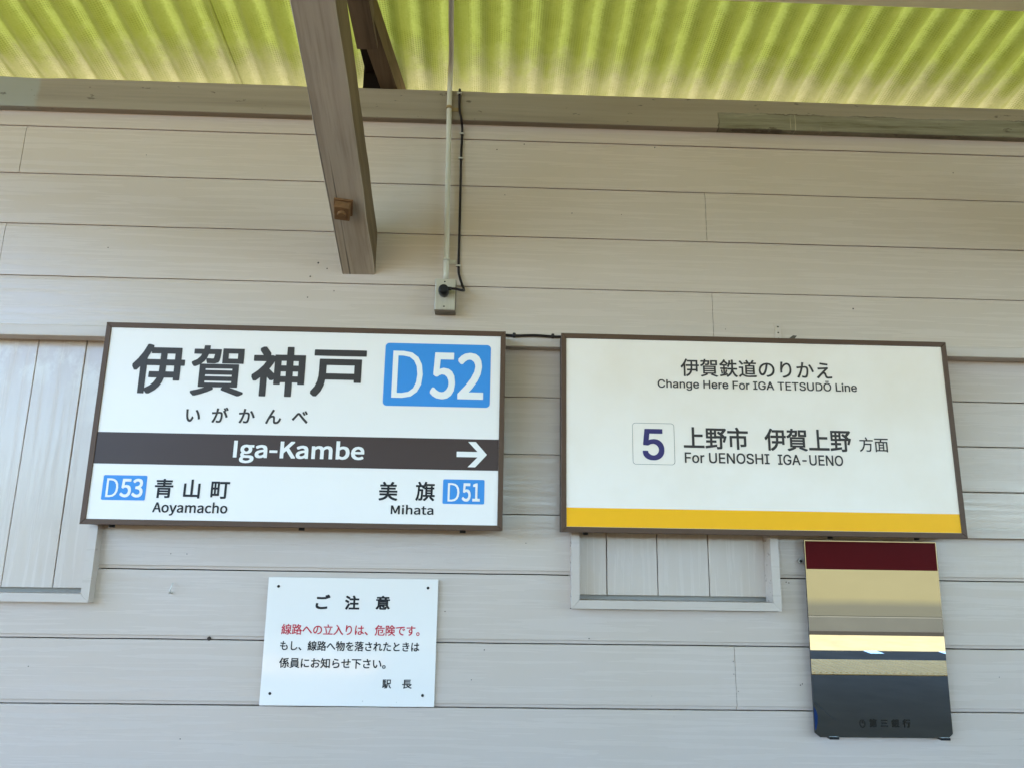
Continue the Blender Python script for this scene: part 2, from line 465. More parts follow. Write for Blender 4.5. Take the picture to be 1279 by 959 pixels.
# ------------------------------------------------------------------ retaining wall across the tracks (seen in the mirror)
tk = empty('railway_track', (4, -10.6, -0.98), 'single railway track in dark gravel beyond the platform edge', 'track')
for y in (-10.065, -11.135):
    bm = bmesh.new()
    add_box(bm, -30, 30, y - 0.06, y + 0.06, -0.93, -0.915)
    add_box(bm, -30, 30, y - 0.01, y + 0.01, -0.915, -0.82)
    add_box(bm, -30, 30, y - 0.032, y + 0.032, -0.82, -0.785, 0.006)
    build('rail', bm, plain('rusty_rail', (0.20, 0.12, 0.07, 1), 0.6, 0.5), tk)
bm = bmesh.new()
for i in range(-45, 46):
    add_box(bm, i * 0.65 - 0.11, i * 0.65 + 0.11, -11.6, -9.6, -1.0, -0.93, 0.008, 1)
build('sleepers', bm, plain('dusty_sleeper', (0.30, 0.24, 0.16, 1), 0.9), tk)
rw = empty('retaining_wall', (8, -17.6, -1.0), 'long pale concrete retaining wall across the tracks, seen only in the mirror', 'wall')
bm = bmesh.new(); add_box(bm, -45, 60, -17.5, -16.82, -1.05, -0.55, 0.02)
build('footing', bm, plain('grey_footing', (0.040, 0.037, 0.027, 1), 0.9, var=0.2, scale=1.0), rw)
bm = bmesh.new(); add_box(bm, -45, 60, -16.817, -16.78, -1.05, -0.88, 0.004)
build('drain_kerb', bm, plain('dark_drain_kerb', (0.014, 0.011, 0.007, 1), 0.9), rw)
bm = bmesh.new()
add_box(bm, -45, 60, -17.5, -16.86, -0.5495, 2.6, 0.015)
build('wall_panel', bm, M['concrete'], rw)

# ------------------------------------------------------------------ the wooden station wall
wall = empty('station_wall', (0, 0, 0), 'cream painted wooden station wall of horizontal boards with shuttered windows', 'wall')
XL, XR = -4.2, 8.0
def jit(x, z, a=0.0006):
    return a * noise.noise(Vector((x * 6.0, z * 31.0, 3.1))) + a * 0.8 * noise.noise(Vector((x * 27.0, z * 11.0, 9.7)))

def board(bm, x0, x1, zb, zt, groove_top=True, groove_bot=False, crack=0.0011, dy=0.0, flush_top=False, flush_bot=False):
    """one plank: flat face, a 9 mm rebate along the upper (or lower) edge, a crack to the next plank"""
    n = max(2, int((x1 - x0) / 0.04))
    prof = []
    cb, ct = crack * 0.5, crack * 0.5
    if flush_bot:
        prof += [(0.016, zb), (0.0, zb)]
    elif groove_bot:
        prof += [(0.016, zb + cb), (0.0046, zb + cb), (0.0042, zb + 0.0086), (0.0006, zb + 0.0090), (0.0, zb + 0.0098)]
    else:
        prof += [(0.016, zb + cb), (0.0009, zb + cb), (0.0, zb + cb + 0.0009)]
    if flush_top:
        prof += [(0.0, zt), (0.016, zt)]
    elif groove_top:
        prof += [(0.0, zt - 0.0098), (0.0006, zt - 0.0090), (0.0030, zt - 0.0086), (0.0034, zt - ct), (0.016, zt - ct)]
    else:
        prof += [(0.0, zt - ct - 0.0009), (0.0009, zt - ct), (0.016, zt - ct)]
    cols = []
    for i in range(n + 1):
        x = x0 + (x1 - x0) * i / n
        cols.append([bm.verts.new((x, y + dy + 0.0009 * noise.noise(Vector((x * 1.3, z * 5, 1.0))), z + jit(x, zb if k < len(prof) / 2 else zt))) for k, (y, z) in enumerate(prof)])
    for i in range(n):
        for k in range(len(prof) - 1):
            bm.faces.new((cols[i][k], cols[i + 1][k], cols[i + 1][k + 1], cols[i][k + 1]))
    bm.faces.new(cols[0])
    bm.faces.new(cols[-1][::-1])

def row(bm, spans, joints, zb, zt, **kw):
    for a, b in spans:
        cut = [a] + sorted(j for j in joints if a < j < b) + [b]
        for i in range(len(cut) - 1):
            g0 = 0.0005 if i > 0 else 0.0
            g1 = 0.0005 if i < len(cut) - 2 else 0.0
            board(bm, cut[i] + g0, cut[i + 1] - g1, zb, zt, dy=(0.0006 if i % 2 else 0.0), **kw)

ALL = [(XL, XR)]
WL, WM, WR = (-3.0, -0.965), (0.213, 0.740), (1.115, 3.2)         # the three shuttered openings
def minus(lo, hi, holes):
    out, a = [], lo
    for h0, h1 in holes:
        out.append((a, h0)); a = h1
    out.append((a, hi))
    return out
bm = bmesh.new()
row(bm, ALL, [-2.1, 0.3 - 1.7, 2.2], 2.720, 2.80, groove_top=False)
row(bm, ALL, [-1.322, 2.05], 2.575, 2.720)
row(bm, ALL, [-2.6, 0.600, 2.9], 2.425, 2.575)
row(bm, ALL, [-1.333, 1.9], 2.275, 2.425)
row(bm, ALL, [-1.9, 0.607, 2.4], 2.131, 2.275)
G3 = minus(XL, XR, [WL, WM, WR])
row(bm, G3, [], 1.969, 2.108)
row(bm, G3, [], 1.817, 1.969)
row(bm, G3, [], 1.662, 1.817)
row(bm, minus(XL, WR[0], [WL, WM]), [], 1.512, 1.662, groove_top=False, groove_bot=True, crack=0.0026)
row(bm, [(WR[0], XR)], [4.5], 1.512, 1.622, groove_top=False, groove_bot=True, crack=0.0026)
row(bm, [(WR[1], XR)], [], 1.622, 1.662)
row(bm, minus(XL, XR, [WL, WM]), [], 1.4300, 1.512, groove_top=False, flush_bot=True, crack=0.0026)
row(bm, [(XL, WL[0]), WL, (WL[1], WM[0]), WM, (WM[1], XR)], [], 1.346, 1.4300, groove_bot=True, flush_top=True, crack=0.0026)
row(bm, ALL, [-1.7, 0.624, 2.3], 1.196, 1.346, groove_top=False, groove_bot=True, crack=0.0026)
row(bm, ALL, [-0.2 - 2, 1.9], 1.043, 1.196, groove_top=False, groove_bot=True, crack=0.0026)
zb = 1.043
while zb > 0.02:
    z2 = max(zb - 0.153, 0.0)
    row(bm, ALL, [random.uniform(-3, 3)], z2, zb, groove_top=False, groove_bot=True)
    zb = z2
for x0, x1, z0, z1 in ((XL, XR, 0.0, 1.425), (XL, XR, 2.11, 2.95), (XL, WL[0] - .02, 1.425, 2.11), (WL[1] + .02, WM[0] - .02, 1.425, 2.11), (WM[1] + .02, WR[0] - .02, 1.425, 2.11), (WR[0] - .02, WR[1], 1.425, 1.60), (WR[1] + .02, XR, 1.425, 2.11)):
    add_box(bm, x0, x1, 0.0165, 0.12, z0, min(z1, 2.80), mi=2)
add_box(bm, XL, XR, 0.121, 0.135, 0.0, 2.80, mi=2)                # studwork behind the boards; this unseen sheet is added to stop light leaks
# nail heads, old screw holes and a knot
for x, z, r in [(-0.675, 1.3485, 0.0052), (-0.50, 2.232, 0.0022), (-0.478, 2.332, 0.003), (-0.453, 2.316, 0.002), (-0.497, 2.292, 0.0026), (-0.43, 2.252, 0.002),
                (0.083, 2.7095, 0.002), (0.63, 2.246, 0.0018), (0.627, 2.235, 0.0016), (0.64, 2.17, 0.0016), (1.0, 2.238, 0.003), (0.46, 2.712, 0.002),
                (0.005, 2.69, 0.002), (0.03, 2.55, 0.0016), (0.22, 2.5, 0.0018), (0.36, 2.5, 0.0014), (-1.05, 2.36, 0.0018), (-0.98, 2.64, 0.0015),
                (-0.79, 1.55, 0.0016), (-0.75, 1.55, 0.0016), (-0.1, 1.42, 0.0018), (0.0, 1.33, 0.0016), (0.26, 1.36, 0.0018), (0.62, 1.31, 0.0016), (0.62, 1.28, 0.0014), (0.629, 1.24, 0.0016),
                (0.765, 1.503, 0.0018), (0.772, 1.501, 0.0018), (0.785, 1.256, 0.002), (0.79, 1.259, 0.0018), (1.19, 1.49, 0.002), (1.24, 1.38, 0.0018), (1.29, 1.28, 0.0016),
                (-0.86, 1.62, 0.0014), (-1.1, 1.28, 0.0016), (-0.03, 1.26, 0.0016), (0.1, 1.59, 0.0016), (-0.72, 1.12, 0.0018), (1.33, 2.66, 0.002), (1.06, 2.735, 0.0022)]:
    add_disc(bm, x, 0.001, z, r, 0.0012, 8, 1)
build('siding', bm, [M['paint_h'], M['nail'], M['void']], wall)

bm = bmesh.new()
# wall plate with a slightly gnawed upper edge
n = 300
cols = []
for i in range(n + 1):
    x = XL + (XR - XL) * i / n
    nib = max(0.0, noise.noise(Vector((x * 9, 1.7, 0))) - 0.25) * 0.010
    y0 = -0.023 + 0.0012 * noise.noise(Vector((x * 2, 4, 0)))
    cols.append([bm.verts.new(p) for p in ((x, 0.10, 2.7665), (x, y0 + 0.0015, 2.7660), (x, y0, 2.7675), (x, y0, 2.8565 - nib), (x, y0 + 0.003, 2.8595 - nib), (x, 0.10, 2.8595))])
for i in range(n):
    for k in range(5):
        bm.faces.new((cols[i][k], cols[i + 1][k], cols[i + 1][k + 1], cols[i][k + 1]))
build('wall_plate', bm, M['plate'], wall)
bm = bmesh.new()
add_box(bm, XL, XR, -0.030, 0.015, 2.0995, 2.1295, 0.002)
build('girt_rail', bm, M['paint_trim'], wall)

def vbox_mitre(bm, x0, x1, z0, z1, w, y0, y1, bottom=True, left=True, right=True):
    """mitred trim: vertical stiles and a bottom rail, open at the head where the girt rail closes it"""
    def prism(poly):
        a = [bm.verts.new((x, y0, z)) for x, z in poly]
        b = [bm.verts.new((x, y1, z)) for x, z in poly]
        bm.faces.new(a); bm.faces.new(b[::-1])
        k = len(poly)
        fs = [bm.faces.new((a[i], b[i], b[(i + 1) % k], a[(i + 1) % k])) for i in range(k)]
    e = 0.0004
    if left:
        prism([(x0, z0 + e), (x0 + w, z0 + w + e), (x0 + w, z1), (x0, z1)])
    if right:
        prism([(x1 - w, z0 + w + e), (x1, z0 + e), (x1, z1), (x1 - w, z1)])
    if bottom:
        prism([(x0 + e, z0), (x1 - e, z0), (x1 - w - e, z0 + w), (x0 + w + e, z0 + w)])

def window(x0, x1, z0, seams, seed, label=None):
    bm = bmesh.new()
    vbox_mitre(bm, x0, x1, z0, 2.0990, 0.0205, -0.027, 0.024)
    add_box(bm, x0 + 0.0005, x1 - 0.0005, 0.0242, 0.0402, z0 + 0.0005, z0 + 0.0205)          # sill board running in under the shutter
    bmesh.ops.recalc_face_normals(bm, faces=bm.faces)
    w = build('window', bm, M['paint_trim'], wall)
    bm = bmesh.new()
    rnd = random.Random(seed)
    if isinstance(seams, list):
        xs = [x0 + 0.004] + seams + [x1 - 0.004]
        for i in range(len(xs) - 1):
            dy = rnd.uniform(0, 0.002)
            add_box(bm, xs[i] + 0.0011, xs[i + 1] - 0.0011, 0.0245 + dy, 0.04, z0 + 0.0315, 2.12, 0.0012, 1)
        add_box(bm, x0, x1, 0.0405, 0.05, z0, 2.12, mi=1)
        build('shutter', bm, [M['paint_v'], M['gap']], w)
    else:
        zs = [z0 + 0.004, 1.741, 1.862, 1.985, 2.12]
        for i in range(len(zs) - 1):
            add_box(bm, x0 + 0.004, x1 - 0.004, 0.0245 - 0.012 + rnd.uniform(0, 0.002), 0.04, zs[i] + 0.0012, zs[i + 1] - 0.0012, 0.0012, 1)
        add_box(bm, x0, x1, 0.0405, 0.05, z0, 2.12, mi=1)
        build('shutter', bm, [M['paint_h'], M['void']], w)
    if label:
        w['label'] = label
window(WL[0], WL[1], 1.431, [-2.75, -2.62, -2.49, -2.36, -2.235, -2.105, -1.98, -1.85, -1.72, -1.595, -1.468, -1.3385, -1.2105, -1.0835], 3, 'window opening closed by upright boards, left of the name sign')
window(WM[0], WM[1], 1.4325, [0.310, 0.4415, 0.5752], 4, 'small window opening closed by upright boards, under the transfer sign')
window(WR[0], WR[1], 1.620, 'h', 5, 'window opening closed by level boards, right of the transfer sign')

bm = bmesh.new()
add_tube(bm, spline([(-0.779, 0.0, 1.456), (-0.779, -0.010, 1.455), (-0.777, -0.013, 1.461), (-0.7745, -0.012, 1.472), (-0.7735, -0.009, 1.480)], 6), 0.0016, 8)
add_disc(bm, -0.779, 0.0, 1.456, 0.003, 0.001)
build('hook', bm, M['steel'], wall, True)

# ------------------------------------------------------------------ platform canopy
can = empty('platform_canopy', (0, 0, 2.86), 'translucent green corrugated canopy on timber rafters and braces above the wall', 'canopy')
SL = 0.174
def zroof(y):
    return 3.012 + SL * (-y - 0.31)
PITCH, AMP = 0.4975 / 6, 0.0085
X0S = -1.263 - 0.4975 * 4            # sheets six waves wide
def sheet(i):
    bm = bmesh.new()
    xa = X0S + i * 6 * PITCH
    lap = 0.004 if i in (4, 5) else 0.0
    nx, ny = 6 * 14 + 2, 30
    top = 0.0022 if i in (4, 5) else 0.0
    grid = []
    for a in range(nx + 1):
        x = xa - lap + (6 * PITCH + lap) * a / nx
        lift = top * max(0.0, 1.0 - (x - xa) / 0.03)        # the lapping edge rides over its neighbour
        colv = []
        for b in range(ny + 1):
            y = 0.42 - 7.3 * (b / ny)
            w = 0.0012 * noise.noise(Vector((x * 2.0, y * 1.5, 7.0)))
            s = -math.cos(2 * math.pi * (x - X0S) / PITCH)
            colv.append(bm.verts.new((x, y, zroof(y) + AMP * s + lift + w)))
        grid.append(colv)
    for a in range(nx):
        for b in range(ny):
            bm.faces.new((grid[a][b], grid[a + 1][b], grid[a + 1][b + 1], grid[a][b + 1]))
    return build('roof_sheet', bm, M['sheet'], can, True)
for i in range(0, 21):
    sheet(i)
CX0, CX1 = X0S, X0S + 21 * 6 * PITCH

def beam(bm, p, q, w, h, mats=(0, 0), skew_end=None, nseg=10, rough=0.0012):
    """timber along p -> q (underside centre line), vertical sides; underside gets mats[0], sides mats[1]"""
    p, q = Vector(p), Vector(q)
    d = (q - p)
    s = Vector((d.y, -d.x, 0)).normalized() * -1 if d.y < 0 else Vector((d.y, -d.x, 0)).normalized()
    if s.x < 0:
        s = -s
    rings = []
    for i in range(nseg + 1):
        c = p + d * i / nseg
        cc = []
        for sx_, z in ((-1, 0), (1, 0), (1, 1), (-1, 1)):
            v = c + s * (w / 2 * sx_) + Vector((0, 0, h * z))
            v += Vector((rough * noise.noise(v * 9 + Vector((sx_, 0, z))), 0, rough * noise.noise(v * 8 + Vector((5, sx_, z)))))
            cc.append(bm.verts.new(v))
        rings.append(cc)
    for i in range(nseg):
        for k in range(4):
            f = bm.faces.new((rings[i][k], rings[i][(k + 1) % 4], rings[i + 1][(k + 1) % 4], rings[i + 1][k]))
            f.material_index = mats[0] if k == 0 else mats[1]
    f = bm.faces.new(rings[0]); f.material_index = mats[1]
    f = bm.faces.new(rings[-1][::-1]); f.material_index = mats[1]
    bmesh.ops.recalc_face_normals(bm, faces=bm.faces)

# rafter resting on the wall plate, and the stub of the paired timber over the brace
def rafters(dx):
    bm = bmesh.new()
    beam(bm, (-0.2985 + dx, 0.10, 2.8600), (-0.3600 + dx - 0.35, -2.6, 2.860 + 0.19 * 2.6), 0.048, 0.075, (0, 1))
    build('rafter', bm, [M['rafter'], M['brace_side']], can)
    bm = bmesh.new()
    beam(bm, (-0.3525 + dx, -0.155, 2.888), (-0.372 + dx - 0.02, -2.6, 2.886 + 0.18 * 2.45), 0.056, 0.06, (0, 0))
    build('rafter', bm, M['rafter'], can)
    bm = bmesh.new()
    add_box(bm, -0.392 + dx, -0.318 + dx, 0.02, 0.09, 2.8600, 3.0, 0.002)
    add_box(bm, -0.386 + dx, -0.318 + dx, -0.13, 0.018, 2.936, 2.945, 0.002)
    build('hole_shade', bm, M['void'], can)  # near-black boxes put in as the shade of the attic hole
    # brace: plumb cut against the wall, then up and out at 25 degrees
    bm = bmesh.new()
    t = math.tan(R(25.2))
    beam(bm, (-0.3665 + dx, 0.0005, 2.3005), (-0.3665 + dx, -1.45, 2.3005 + 1.45 * t), 0.091, 0.125, (0, 1), nseg=60, rough=0.0026)
    es = [e for e in bm.edges if abs((e.verts[0].co - e.verts[1].co).y) > 0.01]
    bmesh.ops.bevel(bm, geom=es, offset=0.0025, segments=1, affect='EDGES')
    br = build('brace', bm, [M['brace'], M['brace_side']], can)
    # square nut on a washer under the brace
    bm = bmesh.new()
    add_box(bm, -0.023, 0.023, -0.0245, 0.0245, -0.006, 0.0005, 0.001, 1)
    add_box(bm, -0.019, 0.019, -0.021, 0.021, -0.030, -0.006, 0.003, 2)
    ring = [bm.verts.new((0.011 * math.cos(k * math.pi / 8), 0.011 * math.sin(k * math.pi / 8), -0.030)) for k in range(16)]
    tip = [bm.verts.new((0.010 * math.cos(k * math.pi / 8), 0.010 * math.sin(k * math.pi / 8), -0.0385)) for k in range(16)]
    bm.faces.new(tip[::-1])
    for k in range(16):
        bm.faces.new((ring[k], ring[(k + 1) % 16], tip[(k + 1) % 16], tip[k]))
    mt = Matrix.Translation((-0.3755 + dx, -0.212, 2.3005 + 0.212 * t)) @ Matrix.Rotation(R(-25.2), 4, 'X') @ Matrix.Rotation(R(8), 4, 'Z')
    bmesh.ops.transform(bm, matrix=mt, verts=bm.verts)
    build('bolt', bm, M['nut'], br)
for dx in (0.0, 2.4, 4.8, 7.2):
    rafters(dx)
for y, z in ((-0.287, 2.972), (-1.25, 3.14), (-2.25, 3.315), (-3.25, 3.49), (-4.25, 3.66), (-5.25, 3.835), (-6.72, 4.09)):
    bm = bmesh.new()
    add_box(bm, CX0, CX1, y - 0.05, y, z, zroof(y) - AMP - 0.003, 0.002)
    build('purlin', bm, M['purlin'], can)
bm = bmesh.new()                                                    # added board at the unseen outer edge, cuts sky light on the wall
for i in range(int((CX1 - CX0) / 0.2)):
    x = CX0 + i * 0.2
    add_box(bm, x + 0.002, x + 0.198, -6.84, -6.815, 2.52, 4.10, 0.003, 1)
build('sky_baffle', bm, M['paint_v'], can)

# ------------------------------------------------------------------ conduit, socket box, cables
cd = empty('conduit', (-0.127, 0, 2.30), 'thin cream conduit pipe running down the wall from the canopy to the steel box', 'pipe')
bm = bmesh.new()
add_tube(bm, spline([(-0.1265, -0.0215, 2.284), (-0.1275, -0.0215, 2.40), (-0.131, -0.022, 2.62), (-0.1325, -0.026, 2.73), (-0.1335, -0.033, 2.80), (-0.1335, -0.034, 2.88),
                     (-0.1325, -0.042, 2.915), (-0.129, -0.10, 2.938), (-0.114, -0.40, 2.990), (-0.03, -1.6, 3.19)], 8), 0.0072, 14)
build('pipe', bm, M['conduit'], cd, True)
for z, y, mat in ((2.797, -0.033, 'rusty_paint'), (2.343, -0.0215, 'conduit')):
    bm = bmesh.new()
    x = -0.1335 if z > 2.6 else -0.1268
    add_tube(bm, [(x, y, z - 0.004), (x, y, z + 0.004)], 0.0086, 14)
    yb = -0.0235 if z > 2.6 else -0.0005
    add_box(bm, x + 0.006, x + 0.027, yb - 0.0022, yb, z - 0.0062, z + 0.0062, 0.001, 1)
    add_disc(bm, x + 0.019, yb - 0.002, z, 0.003, 0.0012)
    build('clamp', bm, M[mat], cd)

sb = empty('socket_box', (-0.125, 0, 2.19), 'small steel socket box with a black plug above the name sign', 'electrical box')
bm = bmesh.new()
add_box(bm, -0.1535, -0.0975, -0.036, -0.0005, 2.1905, 2.2810, 0.002)
build('box_body', bm, M['steel_side'], sb)
bm = bmesh.new()
add_box(bm, -0.1525, -0.0985, -0.0395, -0.0363, 2.1935, 2.2800, 0.0012)
cp = build('cover_plate', bm, M['steel'], sb)
for z in (2.2025, 2.272):
    bm = bmesh.new(); add_disc(bm, -0.1275, -0.0393, z, 0.0024, 0.001, 10)
    build('screw', bm, M['dark_screw'], cp)

pc = empty('plug_cable', (-0.10, 0, 2.24), 'black cable clipped down the wall beside the conduit and plugged into the box', 'cable')
bm = bmesh.new()
path = [(-0.1045, 0.03, 2.880), (-0.1055, -0.010, 2.8655), (-0.1055, -0.028, 2.855), (-0.1045, -0.028, 2.80), (-0.0985, -0.028, 2.768), (-0.0955, -0.0065, 2.742),
        (-0.0965, -0.0065, 2.66), (-0.0955, -0.0065, 2.58), (-0.0945, -0.0065, 2.46), (-0.0935, -0.0065, 2.33), (-0.089, -0.010, 2.296), (-0.0775, -0.022, 2.260), (-0.0755, -0.036, 2.2500),
        (-0.082, -0.052, 2.2445), (-0.097, -0.063, 2.2440), (-0.115, -0.062, 2.2450)]
add_tube(bm, spline(path, 8), 0.0034, 10)
build('cord', bm, M['cable'], pc, True)
bm = bmesh.new()
add_tube(bm, [(-0.1290, -0.0396, 2.2420), (-0.1290, -0.050, 2.2420), (-0.1285, -0.060, 2.2420), (-0.1285, -0.068, 2.2420), (-0.1285, -0.071, 2.2420)], [0.0140, 0.0146, 0.0142, 0.0125, 0.0090], 20)
add_tube(bm, [(-0.122, -0.061, 2.2445), (-0.108, -0.0635, 2.2440)], [0.0062, 0.0046], 12)
build('plug', bm, M['black_plastic'], pc)
for x, y, z in ((-0.1047, -0.0235, 2.846), (-0.0956, -0.0005, 2.7325), (-0.0962, -0.0005, 2.655), (-0.0937, -0.0005, 2.331)):
    bm = bmesh.new()
    add_box(bm, x - 0.0075, x + 0.0055, y - 0.0105, y, z - 0.0022, z + 0.0022, 0.001, 1)
    build('cable_clip', bm, M['conduit'], pc)

lc = empty('link_cable', (0.11, 0, 2.128), 'short dark cable strung along the rail between the two framed signs', 'cable')
bm = bmesh.new()
add_tube(bm, spline([(-0.02, -0.036, 2.1290), (0.03, -0.036, 2.1285), (0.065, -0.036, 2.1268), (0.115, -0.036, 2.1290), (0.165, -0.036, 2.1268), (0.21, -0.036, 2.1265)], 6), 0.0036, 10)
build('cord', bm, M['cable'], lc, True)
for x in (0.061, 0.164):
    bm = bmesh.new(); add_box(bm, x - 0.004, x + 0.004, -0.0412, -0.0302, 2.1225, 2.1340, 0.0015, 1)
    build('cable_clip', bm, M['cable'], lc)

